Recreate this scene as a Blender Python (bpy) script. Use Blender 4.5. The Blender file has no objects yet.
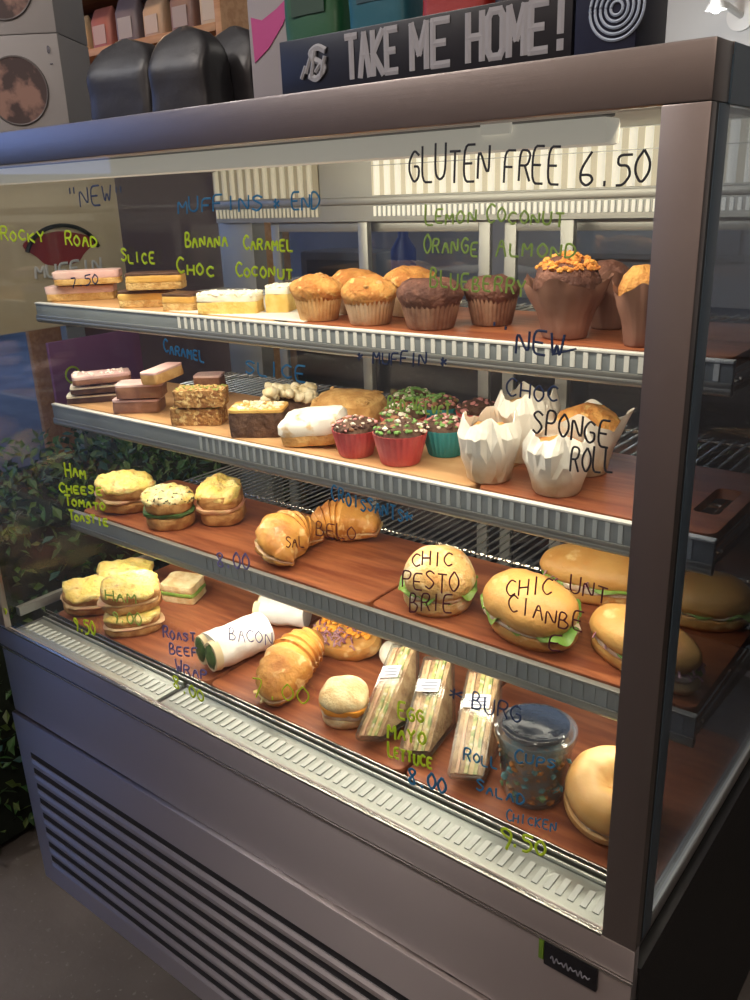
import bpy, bmesh, math, random
from math import pi, sin, cos, radians as R
from mathutils import Vector, Matrix, noise
C = bpy.context.scene.collection
S = bpy.context.scene
rnd = random.Random(7)

# ------------------------------------------------------------------ camera
CAM = Vector((0.2128, -0.6444, 1.2937)); FPX = 853.93
yaw, pit, rol = R(38.8874), R(-19.7126), R(-2.0852)
fw = Vector((-sin(yaw)*cos(pit), cos(yaw)*cos(pit), sin(pit)))
rt = Vector((cos(yaw), sin(yaw), 0)); up = rt.cross(fw)
r2 = rt*cos(rol)+up*sin(rol); u2 = up*cos(rol)-rt*sin(rol)
cd = bpy.data.cameras.new('camera'); cam = bpy.data.objects.new('camera', cd); C.objects.link(cam)
cam.matrix_world = Matrix(((r2.x, u2.x, -fw.x, CAM.x), (r2.y, u2.y, -fw.y, CAM.y), (r2.z, u2.z, -fw.z, CAM.z), (0, 0, 0, 1)))
cd.sensor_fit = 'VERTICAL'; cd.sensor_height = 36; cd.lens = FPX*36/1000; cd.clip_start = .02
S.camera = cam

# ------------------------------------------------------------------ world, light, exposure
W = bpy.data.worlds.new('World'); S.world = W; W.use_nodes = True
bg = W.node_tree.nodes['Background']; bg.inputs[0].default_value = (.27, .43, 1, 1); bg.inputs[1].default_value = 1.6
S.view_settings.view_transform = 'Standard'; S.view_settings.look = 'None'
S.view_settings.gamma = 1; S.view_settings.use_curve_mapping = False
S.view_settings.exposure = 0.0
S.cycles.max_bounces = 10; S.cycles.transparent_max_bounces = 32; S.cycles.use_denoising = True
S.cycles.caustics_reflective = False; S.cycles.caustics_refractive = False
S.cycles.sample_clamp_indirect = 4

def area(name, loc, target, sx, sy, power, col):
    l = bpy.data.lights.new(name, 'AREA'); l.shape = 'RECTANGLE'; l.size = sx; l.size_y = sy
    l.energy = power; l.color = col
    o = bpy.data.objects.new(name, l); C.objects.link(o); o.location = loc
    z = (Vector(loc)-Vector(target)).normalized(); x = Vector((1, 0, 0)); x = (x-z*x.dot(z)).normalized(); y = z.cross(x)
    o.matrix_world = Matrix(((x.x, y.x, z.x, loc[0]), (x.y, y.y, z.y, loc[1]), (x.z, y.z, z.z, loc[2]), (0, 0, 0, 1)))
    return o
WARM = (1, .86, .66)
area('case_lamp_tube', (-.6, .094, 1.352), (-.6, .30, 1.08), 1.1, .016, 3.7, WARM)
area('shelf_strip_light_upper', (-.6, .188, 1.100), (-.6, .30, .95), 1.1, .012, 1.5, WARM)
area('shelf_strip_light_middle', (-.6, .188, .917), (-.6, .30, .76), 1.1, .012, 2.0, WARM)
area('shelf_strip_light_lower', (-.6, .188, .713), (-.6, .26, .57), 1.1, .012, 2.1, (1, .9, .74))

# ------------------------------------------------------------------ numbers read off the photograph
def ray(u, v): return fw + r2*((u-375)/FPX) + u2*((500-v)/FPX)
def at(u, v, ax, val):
    d = ray(u, v); t = (val-CAM[ax])/d[ax]; return CAM+d*t
def onz(u, v, z): return at(u, v, 2, z)
def ony(u, v, y): return at(u, v, 1, y)
def mpp(p): return (Vector(p)-CAM).dot(fw)/FPX          # metres per pixel there
YAW = yaw                                                # rotz that squares a thing up to the viewer
Z1, Z2, Z3, Z4 = 1.138, .960, .756, .577
CW, CH, CD = 1.2, 1.385, .66

# ------------------------------------------------------------------ materials
def mat(name, col, rough=.6, metal=0, col2=None, scale=20, lo=.4, hi=.6, bump=0, bscale=80, spec=.5, stretch=None, sss=0, top=None, ztop=(0, 1), emit=None, detail=5, col3=None, scale3=60, lo3=.6, hi3=.66, coat=0):
    m = bpy.data.materials.new(name); m.use_nodes = True; t = m.node_tree; N = t.nodes; L = t.links
    b = N['Principled BSDF']; b.inputs['Roughness'].default_value = rough; b.inputs['Metallic'].default_value = metal
    b.inputs['Specular IOR Level'].default_value = spec; b.inputs['Coat Weight'].default_value = coat
    c4 = lambda c: (c[0], c[1], c[2], 1)
    b.inputs['Base Color'].default_value = c4(col)
    tc = N.new('ShaderNodeTexCoord'); src = tc.outputs['Object']
    if stretch:
        mp = N.new('ShaderNodeMapping'); mp.inputs['Scale'].default_value = stretch; L.new(src, mp.inputs[0]); src = mp.outputs[0]
    def ns(sc, d=detail):
        n = N.new('ShaderNodeTexNoise'); n.inputs['Scale'].default_value = sc; n.inputs['Detail'].default_value = d
        L.new(src, n.inputs['Vector']); return n
    cur = None
    def mix(fac, a, bcol):
        x = N.new('ShaderNodeMix'); x.data_type = 'RGBA'; L.new(fac, x.inputs[0])
        if isinstance(a, tuple): x.inputs[6].default_value = c4(a)
        else: L.new(a, x.inputs[6])
        x.inputs[7].default_value = c4(bcol); return x.outputs[2]
    def ramp(s, lo, hi):
        r = N.new('ShaderNodeMapRange'); r.inputs[1].default_value = lo; r.inputs[2].default_value = hi; L.new(s, r.inputs[0]); return r.outputs[0]
    if col2: cur = mix(ramp(ns(scale).outputs[0], lo, hi), col, col2)
    if top:
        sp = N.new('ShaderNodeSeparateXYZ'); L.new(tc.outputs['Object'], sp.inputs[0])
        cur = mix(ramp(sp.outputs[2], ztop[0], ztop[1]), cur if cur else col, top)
    if col3: cur = mix(ramp(ns(scale3).outputs[0], lo3, hi3), cur if cur else col, col3)
    if cur: L.new(cur, b.inputs['Base Color'])
    if bump:
        bp = N.new('ShaderNodeBump'); bp.inputs['Strength'].default_value = bump; bp.inputs['Distance'].default_value = .005
        L.new(ns(bscale).outputs[0], bp.inputs['Height']); L.new(bp.outputs[0], b.inputs['Normal'])
    if sss:
        b.inputs['Subsurface Weight'].default_value = sss; b.inputs['Subsurface Scale'].default_value = .006
    if emit:
        b.inputs['Emission Color'].default_value = c4(emit[0]); b.inputs['Emission Strength'].default_value = emit[1]
    return m

def clear(name, tint, gloss_rough=.02, ior=1.5, extra=0.0, body=None, body_amt=0):
    """a thin clear sheet: mostly see-through, mirror-like at a slant, optional milky body"""
    m = bpy.data.materials.new(name); m.use_nodes = True; t = m.node_tree; N = t.nodes; L = t.links
    for n in list(N):
        if n.type != 'OUTPUT_MATERIAL': N.remove(n)
    out = [n for n in N if n.type == 'OUTPUT_MATERIAL'][0]
    tr = N.new('ShaderNodeBsdfTransparent'); tr.inputs[0].default_value = (*tint, 1)
    gl = N.new('ShaderNodeBsdfGlossy'); gl.inputs['Roughness'].default_value = gloss_rough
    fr = N.new('ShaderNodeLayerWeight'); fr.inputs[0].default_value = .5
    pw = N.new('ShaderNodeMath'); pw.operation = 'POWER'; pw.inputs[1].default_value = 5; L.new(fr.outputs['Facing'], pw.inputs[0])
    f0 = ((ior-1)/(ior+1))**2+extra
    ad = N.new('ShaderNodeMath'); ad.operation = 'MULTIPLY_ADD'; ad.use_clamp = True; ad.inputs[1].default_value = 1-f0; ad.inputs[2].default_value = f0; L.new(pw.outputs[0], ad.inputs[0])
    base = tr.outputs[0]
    if body:
        df = N.new('ShaderNodeBsdfDiffuse'); df.inputs[0].default_value = (*body, 1)
        mx = N.new('ShaderNodeMixShader'); mx.inputs[0].default_value = body_amt; L.new(base, mx.inputs[1]); L.new(df.outputs[0], mx.inputs[2]); base = mx.outputs[0]
    ms = N.new('ShaderNodeMixShader'); L.new(ad.outputs[0], ms.inputs[0]); L.new(base, ms.inputs[1]); L.new(gl.outputs[0], ms.inputs[2])
    L.new(ms.outputs[0], out.inputs[0]); return m

def steel(name, col, rough=.3, stretch=(2, 60, 400), bump=.06):
    m = mat(name, col, rough, 1, bump=bump, bscale=6, stretch=stretch)
    return m

M = {}
M['steel'] = steel('brushed_steel', (.31, .275, .26), .34)
M['steel_base'] = steel('brushed_steel_base', (.46, .415, .41), .44, bump=.10)
_t = M['steel_base'].node_tree; _p = _t.nodes['Principled BSDF']; _p.inputs['Anisotropic'].default_value = .9   # brushed along the case: highlights smear upright
_c = _t.nodes.new('ShaderNodeCombineXYZ'); _c.inputs[2].default_value = 1; _t.links.new(_c.outputs[0], _p.inputs['Tangent'])
M['steel_v'] = steel('brushed_steel_post', (.34, .30, .285), .36, (300, 300, 3))
M['steel_bright'] = steel('polished_steel', (.62, .62, .60), .22)
M['steel_side'] = mat('steel_bluish_reflection', (.10, .15, .20), .35, .3)  # steel side faces; the bluish reflection is put into the colour
M['black'] = mat('black_gasket', (.006, .006, .008), .45)
M['black_side'] = mat('dark_side_panel', (.012, .012, .013), .6)
M['alu'] = mat('aluminium', (.38, .39, .38), .4, .7)
M['white_metal'] = mat('white_enamel', (.62, .61, .57), .45)
M['grey_strip'] = mat('grey_ticket_strip', (.24, .27, .29), .35)
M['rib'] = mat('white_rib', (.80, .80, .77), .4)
M['rib_dim'] = mat('white_rib_dim', (.44, .48, .50), .4)  # dimmer copy of the white rib, weaker lamp light put into its colour
M['flute'] = mat('flute_lit_glow', (.8, .78, .7), .5, emit=((1, .93, .78), .55))  # glow put in for lamp light falling on the ribs
M['groove'] = mat('groove_lit_glow', (.66, .62, .5), .5, emit=((1, .9, .7), .18))  # weaker glow, lamp light in the grooves put into the material
M['flute_dim'] = mat('flute_glow_dim', (.62, .6, .5), .5, emit=((1, .93, .74), .16))  # dimmer copy of the flutes for the less lit left end
M['groove_dim'] = mat('groove_dim_copy', (.45, .43, .35), .5)  # darker copy of the groove, weaker light put into its colour
M['tan'] = mat('tan_cover_bounce_glow', (.60, .56, .48), .5, emit=((1, .92, .78), .27))  # faint glow stands in for light bounced off the shelves
M['dark_housing'] = mat('dark_lamp_body', (.06, .055, .05), .4)
M['vent'] = mat('silver_vent', (.46, .49, .47), .38, .75)
M['vent_slot'] = mat('vent_slot', (.58, .61, .59), .3)
M['vent_grey'] = mat('vent_tray_grey', (.12, .12, .12), .5)  # plain dark grey of the tray under the vents
M['wire'] = mat('chrome_wire', (.62, .60, .56), .25, 1)
M['inner'] = mat('case_lining', (.10, .10, .11), .4, .3)
M['glass'] = clear('front_glass', (.95, .97, .96))
M['glass_side'] = clear('side_glass', (.64, .69, .76), extra=.06)  # dark tint and extra gloss stand in for dim bluish reflections
M['glass_back'] = clear('door_glass', (.80, .84, .88), extra=.03)
M['film'] = clear('clear_film', (.86, .86, .83), .18, 1.4, .02, (.5, .48, .42), .04)
M['cupclear'] = clear('clear_cup', (.92, .94, .95), .06, 1.45, .03, (.5, .62, .68), .12)
M['lid'] = clear('clear_lid', (.75, .78, .82), .12, 1.4, .02, (.4, .4, .45), .08)
M['lid_dark'] = mat('dark_lid', (.010, .014, .024), .25, bump=.5, bscale=45, spec=.2)
M['wood'] = mat('red_brown_wood', (.22, .062, .028), .42, col2=(.36, .12, .05), scale=3.2, lo=.40, hi=.60, stretch=(2, 18, 10), bump=.08, bscale=8, col3=(.20, .05, .022), scale3=2.4, lo3=.55, hi3=.7)
M['wood_light'] = mat('light_wood', (.55, .30, .13), .45, col2=(.66, .40, .2), scale=3, lo=.35, hi=.65, stretch=(2, 16, 10))
M['floor'] = mat('stained_concrete', (.075, .064, .056), .8, col2=(.15, .13, .115), scale=2.2, lo=.35, hi=.65, bump=.3, bscale=60, col3=(.16, .15, .135), scale3=90, lo3=.62, hi3=.7)
M['wall'] = mat('off_white_wall', (.52, .52, .50), .8)
M['wall_dark'] = mat('dark_wall', (.10, .09, .085), .8)
M['wall_shop'] = mat('shop_wall', (.33, .27, .24), .8)
M['ceil'] = mat('ceiling_paint', (.45, .45, .44), .8)

# ------------------------------------------------------------------ mesh helpers
def nb(): return bmesh.new()
def tagface(bm, n0, mi):
    bm.faces.ensure_lookup_table()
    for f in bm.faces[n0:]: f.material_index = mi
def box(bm, c, s, rot=None, bev=0, mi=0, seg=2):
    n0 = len(bm.faces); t = bmesh.new()
    bmesh.ops.create_cube(t, size=1)
    bmesh.ops.scale(t, vec=s, verts=t.verts)
    if bev: bmesh.ops.bevel(t, geom=t.edges[:], offset=bev, segments=seg, affect='EDGES', profile=.6)
    if rot is not None: bmesh.ops.transform(t, matrix=rot.to_4x4(), verts=t.verts)
    bmesh.ops.translate(t, vec=c, verts=t.verts)
    me = bpy.data.meshes.new('t'); t.to_mesh(me); t.free(); bm.from_mesh(me); bpy.data.meshes.remove(me)
    tagface(bm, n0, mi)
def b2(bm, x0, x1, y0, y1, z0, z1, bev=0, mi=0):
    box(bm, ((x0+x1)/2, (y0+y1)/2, (z0+z1)/2), (x1-x0, y1-y0, z1-z0), None, bev, mi)
def ringmesh(bm, rings, cap0=True, cap1=True, mi=0, closed=True):
    n0 = len(bm.faces)
    vs = [[bm.verts.new(p) for p in r] for r in rings]
    for a, b in zip(vs, vs[1:]):
        n = len(a)
        for i in range(n if closed else n-1):
            j = (i+1) % n
            bm.faces.new((a[i], a[j], b[j], b[i]))
    if closed:
        if cap0: bm.faces.new(vs[0][::-1])
        if cap1: bm.faces.new(vs[-1])
    tagface(bm, n0, mi)
def sup(a, b, n=2., seg=36, wob=0, seed=0):
    o = []
    for i in range(seg):
        t = 2*pi*i/seg; c, s = cos(t), sin(t)
        k = 1+wob*noise.noise((1.3*c+seed, 1.3*s, seed*1.7))
        o.append((a*k*math.copysign(abs(c)**(2/n), c), b*k*math.copysign(abs(s)**(2/n), s)))
    return o
def loft(bm, outline, prof, mi=0, amp=0, freq=30, seed=0, M4=None, zfun=None):
    """prof: list of (scale, z). noise pushes the skin along its radius and height"""
    rings = []
    for s, z in prof:
        r = []
        for x, y in outline:
            p = Vector((x*s, y*s, z))
            if zfun: p.z += zfun(p.x, p.y)
            if amp:
                n = noise.noise(p*freq+Vector((seed*3.1, seed, 0)))+.5*noise.noise(p*freq*2.3+Vector((seed, 0, 9)))
                d = Vector((p.x, p.y, z*.5)); d = d.normalized() if d.length > 1e-6 else Vector((0, 0, 1))
                p += d*n*amp
            if M4: p = M4 @ p
            r.append(p)
        rings.append(r)
    ringmesh(bm, rings, mi=mi)
def lathe(bm, prof, seg=40, fn=None, mi=0, M4=None, cap0=True, cap1=True):
    rings = []
    for j, (r, z) in enumerate(prof):
        ring = []
        for i in range(seg):
            t = 2*pi*i/seg; rr, zz = (r, z) if fn is None else fn(r, z, t, j)
            p = Vector((rr*cos(t), rr*sin(t), zz)); ring.append(M4 @ p if M4 else p)
        rings.append(ring)
    ringmesh(bm, rings, cap0, cap1, mi)
def blob(bm, c, rad, seed=0, amp=.2, freq=1.6, sub=3, mi=0, rot=None):
    n0 = len(bm.faces); t = bmesh.new(); bmesh.ops.create_icosphere(t, subdivisions=sub, radius=1)
    for v in t.verts:
        n = noise.noise(v.co*freq+Vector((seed*2.3, seed, -seed)))+.5*noise.noise(v.co*freq*2.4+Vector((seed, 3, seed)))
        p = v.co*(1+amp*n); v.co = Vector((p.x*rad[0], p.y*rad[1], p.z*rad[2]))
    if rot is not None: bmesh.ops.transform(t, matrix=rot.to_4x4(), verts=t.verts)
    bmesh.ops.translate(t, vec=c, verts=t.verts)
    me = bpy.data.meshes.new('t'); t.to_mesh(me); t.free(); bm.from_mesh(me); bpy.data.meshes.remove(me)
    tagface(bm, n0, mi)
def tube(bm, pts, rad, seg=8, mi=0, sy=1., upv=Vector((0, 0, 1)), caps=True):
    """swept ellipse; rad is a number or one per point; sy squashes along upv"""
    pts = [Vector(p) for p in pts]; n = len(pts); rings = []
    for i, p in enumerate(pts):
        d = (pts[min(i+1, n-1)]-pts[max(i-1, 0)]).normalized()
        s = d.cross(upv); s = s.normalized() if s.length > 1e-5 else d.orthogonal().normalized()
        u = s.cross(d).normalized(); r = rad[i] if isinstance(rad, (list, tuple)) else rad
        rings.append([p+(s*cos(2*pi*k/seg)+u*sin(2*pi*k/seg)*sy)*r for k in range(seg)])
    ringmesh(bm, rings, caps, caps, mi)
def frill(bm, path, w0, w1, waves, amp, mi=0, th=.0012, seed=0, droop=0):
    """a ruffled leaf edge: path = [(centre point, outward vector)]"""
    top = []; n = len(path)
    for i, (p, d) in enumerate(path):
        p, d = Vector(p), Vector(d); t = i/(n-1)
        z = sin(t*waves*2*pi+seed)*amp*(1+.5*sin(t*17+seed)); w = w1*max(.12, .55+1.1*noise.noise((t*7, seed*2.1, 1)))
        top.append((p-d*w0, p+d*w*.5+Vector((0, 0, z*.5-droop*.3)), p+d*w+Vector((0, 0, z-droop))))
    n0 = len(bm.faces)
    for s in (0, th):
        vs = [[bm.verts.new(q+Vector((0, 0, s))) for q in row] for row in top]
        for a, b in zip(vs, vs[1:]):
            for k in range(2):
                f = (a[k], a[k+1], b[k+1], b[k]); bm.faces.new(f if s else f[::-1])
    tagface(bm, n0, mi)
def scatter(bm, n, fn, rmin, rmax, mi=0, seed=0, flat=1., sub=1, mis=None):
    r = random.Random(seed)
    for i in range(n):
        p = fn(r); s = r.uniform(rmin, rmax)
        blob(bm, p, (s, s*r.uniform(.6, 1.1), s*flat), seed+i, .25, 1.5, sub, mi if mis is None else r.choice(mis), Matrix.Rotation(r.uniform(0, 3), 3, 'Z') @ Matrix.Rotation(r.uniform(-.6, .6), 3, 'X'))

# ------------------------------------------------------------------ objects
def mk(name, bm, m, parent=None, smooth=True, world=False, angle=40):
    me = bpy.data.meshes.new(name)
    bmesh.ops.recalc_face_normals(bm, faces=bm.faces[:])
    if world and parent is not None:
        bmesh.ops.translate(bm, vec=-world_loc(parent), verts=bm.verts)
    bm.to_mesh(me); bm.free()
    for x in (m if isinstance(m, (list, tuple)) else [m]): me.materials.append(x)
    if smooth:
        me.polygons.foreach_set('use_smooth', [True]*len(me.polygons)); 
        me.set_sharp_from_angle(angle=R(angle))
    o = bpy.data.objects.new(name, me); C.objects.link(o)
    if parent is not None: o.parent = parent
    return o
def world_loc(o):
    l = Vector(o.location)
    while o.parent: o = o.parent; l = l+Vector(o.location)
    return l
def tag(o, label, cat, group=None):
    o['label'] = label; o['category'] = cat
    if group: o['group'] = group
    return o
def thing(name, label, cat, loc, rotz=0, group=None, tilt=(0, 0), scale=1):
    o = bpy.data.objects.new(name, None); C.objects.link(o); o.empty_display_size = .02
    o.location = loc; o.rotation_euler = (tilt[0], tilt[1], rotz); o.scale = (scale,)*3
    return tag(o, label, cat, group)
def centre(bm, M4=None):
    """move a mesh so its base sits at the origin; returns where that was"""
    lo = Vector([min(v.co[k] for v in bm.verts) for k in range(3)]); hi = Vector([max(v.co[k] for v in bm.verts) for k in range(3)])
    p = Vector(((lo.x+hi.x)/2, (lo.y+hi.y)/2, lo.z)); bmesh.ops.translate(bm, vec=-p, verts=bm.verts); return p
def solo(name, bm, m, label, cat, group=None, smooth=True):
    p = centre(bm); o = mk(name, bm, m, None, smooth); o.location = p; return tag(o, label, cat, group)
def struct(name, bm, m, smooth=False):
    o = mk(name, bm, m, None, smooth); o['kind'] = 'structure'; return o

# ------------------------------------------------------------------ handwriting
GL = {'A': '00-26-40 13-33', 'B': '00-06-26-35-23-03 23-42-30-00', 'C': '45-26-04-02-20-41', 'D': '00-06-26-44-42-20-00', 'E': '46-06-00-40 03-33',
 'F': '46-06-00 03-33', 'G': '45-26-04-02-20-41-43-23', 'H': '00-06 40-46 03-43', 'I': '20-26', 'J': '46-41-20-01', 'K': '06-00 46-03-40', 'L': '06-00-40',
 'M': '00-06-22-46-40', 'N': '00-06-40-46', 'O': '26-04-02-20-42-44-26', 'P': '00-06-36-45-33-03', 'Q': '26-04-02-20-42-44-26 31-50', 'R': '00-06-36-45-33-03 23-40',
 'S': '45-26-05-14-33-42-20-01', 'T': '20-26 06-46', 'U': '06-01-20-41-46', 'V': '06-20-46', 'W': '06-10-24-30-46', 'X': '00-46 06-40', 'Y': '06-23-46 23-20', 'Z': '06-46-00-40',
 '0': '26-04-02-20-42-44-26', '1': '15-26-20', '2': '05-26-45-00-40', '3': '06-46-23-42-20-01', '4': '30-36-02-42', '5': '46-06-04-34-42-20-00', '6': '36-03-01-20-41-32-02',
 '7': '06-46-10', '8': '23-05-26-45-23-01-20-41-23', '9': '43-24-15-26-45-43-30', '.': '20-21', '*': '21-25 12-44 14-42', '+': '22-26 04-44', "'": '25-26', '"': '14-16 34-36', '&': '40-05-26-35-01-20-42', '-': '13-33'}
def glyph(ch):
    low = ch.islower(); g = GL.get(ch.upper(), '')
    out = []
    for s in g.split():
        pts = [(int(p[0])/4*.62, int(p[1])/6) for p in s.split('-')]
        if low: pts = [(x*.9, y*.72) for x, y in pts]
        out.append(pts)
    return out
def chaikin(p):
    o = [p[0]]
    for a, b in zip(p, p[1:]):
        o += [a*.78+b*.22, a*.22+b*.78]
    return o+[p[-1]]
def write(bm, text, P0, P1, h, rad, seed=0, slant=.08, plane_n=Vector((0, -1, 0))):
    r = random.Random(seed); P0, P1 = Vector(P0), Vector(P1); n = len(text); ex = (P1-P0)/max(n-.25, .7)
    ez = Vector((0, 0, h))
    for i, ch in enumerate(text):
        jx, jy, js = r.uniform(-.05, .05), r.uniform(-.08, .08), r.uniform(.9, 1.12)
        for st in glyph(ch):
            pts = [P0+ex*(i+jx+x*1.2+0*js)+ez*(y*js+jy)+ex*(slant*y) for x, y in st]
            if len(pts) > 2: pts = chaikin(chaikin(pts))
            tube(bm, pts, rad, 5, sy=.5, upv=plane_n)
# ================================================================== the room
b = nb(); b2(b, -9, 2.6, -6, 9.0, -.1, 0); struct('floor', b, M['floor'])
b = nb(); b2(b, -5.2, 2.7, 2.9, 3.0, 0, 2.75); struct('wall_back', b, M['wall'])
b = nb(); b2(b, 2.6, 2.7, -2.3, 2.9, 0, 2.75); struct('wall_right', b, M['wall_dark'])
b = nb(); b2(b, -3.9, 2.7, -2.4, -2.3, 0, 2.75); struct('wall_front', b, M['wall_shop'])
b = nb(); b2(b, -5.2, 2.7, -2.4, 3.0, 2.75, 2.85); struct('ceiling', b, M['ceil'])
b = nb(); b2(b, -9.0, -8.8, -6, 9.0, 0, 1.62); b2(b, -8.8, -5.2, 8.8, 9.0, 0, 1.62); b2(b, -8.8, -3.9, -6, -5.8, 0, 1.62); struct('wall_sky_screen', b, mat('sky_screen_brown', (.20, .17, .11), .9, col2=(.10, .13, .06), scale=1.5))  # unseen wall added to keep sky reflections off the lower glass

def bulb(name, loc, power, col, rad):
    l = bpy.data.lights.new(name, 'POINT'); l.energy = power; l.color = col; l.shadow_soft_size = rad
    o = bpy.data.objects.new(name, l); C.objects.link(o); o.location = loc; return o
bulb('added_fill_bulb_right', (.55, -1.35, 2.55), 42, (1, .84, .72), .05)  # unseen fill lamp added to brighten the customer side
bulb('added_fill_bulb_left', (-1.2, -1.2, 2.55), 42, (1, .9, .82), .05)  # unseen fill lamp added to brighten the case front and poster
bulb('added_streak_bulb', (-2.1, -1.2, 2.5), 22, (.95, .95, 1), .05)  # unseen lamp added for an upright streak on the steel base
bulb('shelf_bulb', (-2.5, .95, 2.45), 17, (1, .64, .36), .06)
bulb('kitchen_bulb', (.3, 2.0, 2.5), 12, (1, .93, .85), .08)

# ================================================================== the display case
case = thing('display_case', 'refrigerated brushed steel and glass cake display case full of food', 'display case', (-.6, .33, 0))
def part(name, bm, m, parent=None, smooth=True, label=None, angle=40):
    o = mk(name, bm, m, parent or case, smooth, world=True, angle=angle)
    if label: o['label'] = label
    return o
X0, X1 = -CW, 0.0
# hood: four rails and a lid
b = nb()
b2(b, X0, X1, 0, .036, CH-.0393, CH, .002); b2(b, X0, X1, CD-.03, CD, CH-.0393, CH, .002)
b2(b, X0, X0+.03, .036, CD-.03, CH-.0393, CH); b2(b, X0+.03, X1, .036, CD-.03, CH-.008, CH)
part('hood', b, M['steel'])
b = nb(); b2(b, X1-.03, X1+.001, .0362, CD-.03, CH-.0393, CH-.0005); part('hood_side_rail', b, M['steel_side'])
b = nb(); b2(b, X0+.031, X1-.031, .037, CD-.031, CH-.014, CH-.009); part('case_ceiling', b, M['white_metal'])
# posts
for nm, x0, x1, y0, y1 in (('post', -.0352, 0, 0, .012), ('post', X0, X0+.0352, 0, .012), ('post', X0, X0+.1, CD-.04, CD-.004), ('post', -.03, 0, CD-.04, CD-.004)):
    b = nb(); b2(b, x0, x1, y0, y1, .585, CH-.0394, .0015); part(nm, b, M['steel_v'] if y0 < .1 else M['alu'])
b = nb(); b2(b, -.012, -.001, .0125, .0185, .585, CH-.0394); b2(b, -.034, -.012, .0125, .0185, .585, CH-.0394); part('gasket', b, M['black'], label='black rubber gasket beside the corner post')
b = nb(); b2(b, -.014, -.0005, .019, .042, .585, CH-.0394, .001); part('side_post', b, M['steel_side'], label='side face of the corner post, bluish reflection painted in')
# glass
b = nb(); b2(b, X0+.0352, -.0352, .006, .011, .588, CH-.0395); gfront = part('front_glass', b, M['glass'], smooth=False, label='large clear front glass covered in handwriting')
b = nb(); b2(b, -.008, -.003, .0425, CD-.042, .600, CH-.0395); part('side_glass', b, M['glass_side'], smooth=False)
b = nb(); b2(b, X0+.003, X0+.008, .0125, CD-.042, .600, CH-.0395); part('side_glass', b, M['glass'], smooth=False)
for x0, x1 in ((-.012, 0), (X0, X0+.012)):
    b = nb(); b2(b, x0, x1, .0425, CD-.042, .585, .5995, .001); b2(b, x0+.0005, x1-.0005, .0425, CD-.042, .5995, .602)
    part('glass_channel', b, M['alu'])
# sill, panels
b = nb(); b2(b, X0, X1, 0, .012, .545, .584, .002); b2(b, X0+.012, X1-.012, .012, CD, .50, .548); part('sill', b, M['steel_base'])
b = nb(); b2(b, X0, -.0355, -.0012, .005, .584, .5876, .0008); b2(b, X0, X1, -.0018, .0, .541, .5445, .0006); part('sill_edge', b, M['steel_bright'], label='bright polished edge strips below the glass')
b = nb(); b2(b, X0+.002, X1-.002, .003, .02, .4045, .5405, .001); part('front_panel', b, M['steel_base'])
b = nb(); b2(b, X0+.002, X1-.0, .021, CD, .02, .5445); part('cabinet_body', b, M['black_side'], label='dark lower cabinet sides')
b = nb(); b2(b, X0, X1-.002, -.004, .019, .012, .402, .003); gp = part('grille_panel', b, M['steel_base'])
for k in range(8):
    z = .318-k*.0345; b = nb()
    b2(b, X0+.045, -.06, -.0049, -.0041, z, z+.012, 0, 1)
    prof = [(-.0042, z), (-.0075, z+.001), (-.0105, z-.004), (-.0085, z-.012), (-.0042, z-.0175)]
    rings = []
    for x, s in ((X0+.04, .05), (X0+.046, .7), (X0+.056, 1), (-.07, 1), (-.06, .7), (-.055, .05)):
        rings.append([Vector((x, -.0042+(y+.0042)*s, z-.008+(zz-z+.008)*(.6+.4*s))) for y, zz in prof])
    ringmesh(b, rings)
    part('louver', b, [M['steel_base'], M['black']], gp)
b = nb(); b2(b, X0+.03, X1-.03, .03, CD-.03, 0, .02); part('plinth', b, M['black'])
# badge
b = nb(); b2(b, -.0965, -.0365, -.0016, .0028, .5085, .5385, .0008); bd = part('badge', b, M['black'], label='small black maker plate with grey script')
b = nb(); tube(b, [(-.088+.044*k/60, -.0022, .522+.0045*sin(k*.85)*(.6+.4*sin(k*.31))) for k in range(61)], .0008, 5); part('badge_script', b, mat('badge_grey', (.25, .25, .28), .5), bd)
b = nb(); b2(b, -.103, -.0972, -.0014, .0028, .513, .5385, .0005); part('badge_mark', b, mat('badge_green', (.12, .22, .02), .5), bd, label='small lime green mark left of the plate')
# vents along the glass and the deck
b = nb(); b2(b, X0+.012, -.012, .0125, .09, .549, .566); part('vent_tray', b, M['vent_grey'])
for x0, x1 in ((X0+.03, -.772), (-.762, -.02)):
    b = nb(); b2(b, x0, x1, .016, .074, .567, .572, .001)
    for y in (.0145, .0765): b2(b, x0, x1, y-.0015, y+.0015, .567, .5765, .0008)
    n = int((x1-x0)/.0145)
    for i in range(n):
        b2(b, x0+.006+i*.0145, x0+.0128+i*.0145, .034, .060, .5722, .5735, 0, 1)
    part('air_vent', b, [M['vent'], M['vent_slot']], label='slotted silver air vent behind the front glass')
b = nb(); b2(b, X0+.02, -.015, .082, .0845, .556, .581, .0008); b2(b, X0+.02, -.015, .0875, .0895, .556, .583, .0008); part('deck_rail', b, M['steel_bright'])
b = nb(); b2(b, X0+.012, -.012, .0905, CD-.042, .549, .562); part('deck', b, M['inner'])
# lamp under the hood
b = nb(); b2(b, X0+.04, -.105, .055, .085, 1.3465, 1.3700, .003); lh = part('lamp_housing', b, M['dark_housing'])
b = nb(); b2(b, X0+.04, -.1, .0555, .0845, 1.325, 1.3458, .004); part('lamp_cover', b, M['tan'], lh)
b = nb(); b2(b, -.215, -.185, .050, .0552, 1.338, 1.366, .002); part('lamp_clip', b, M['tan'], lh)
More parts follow.
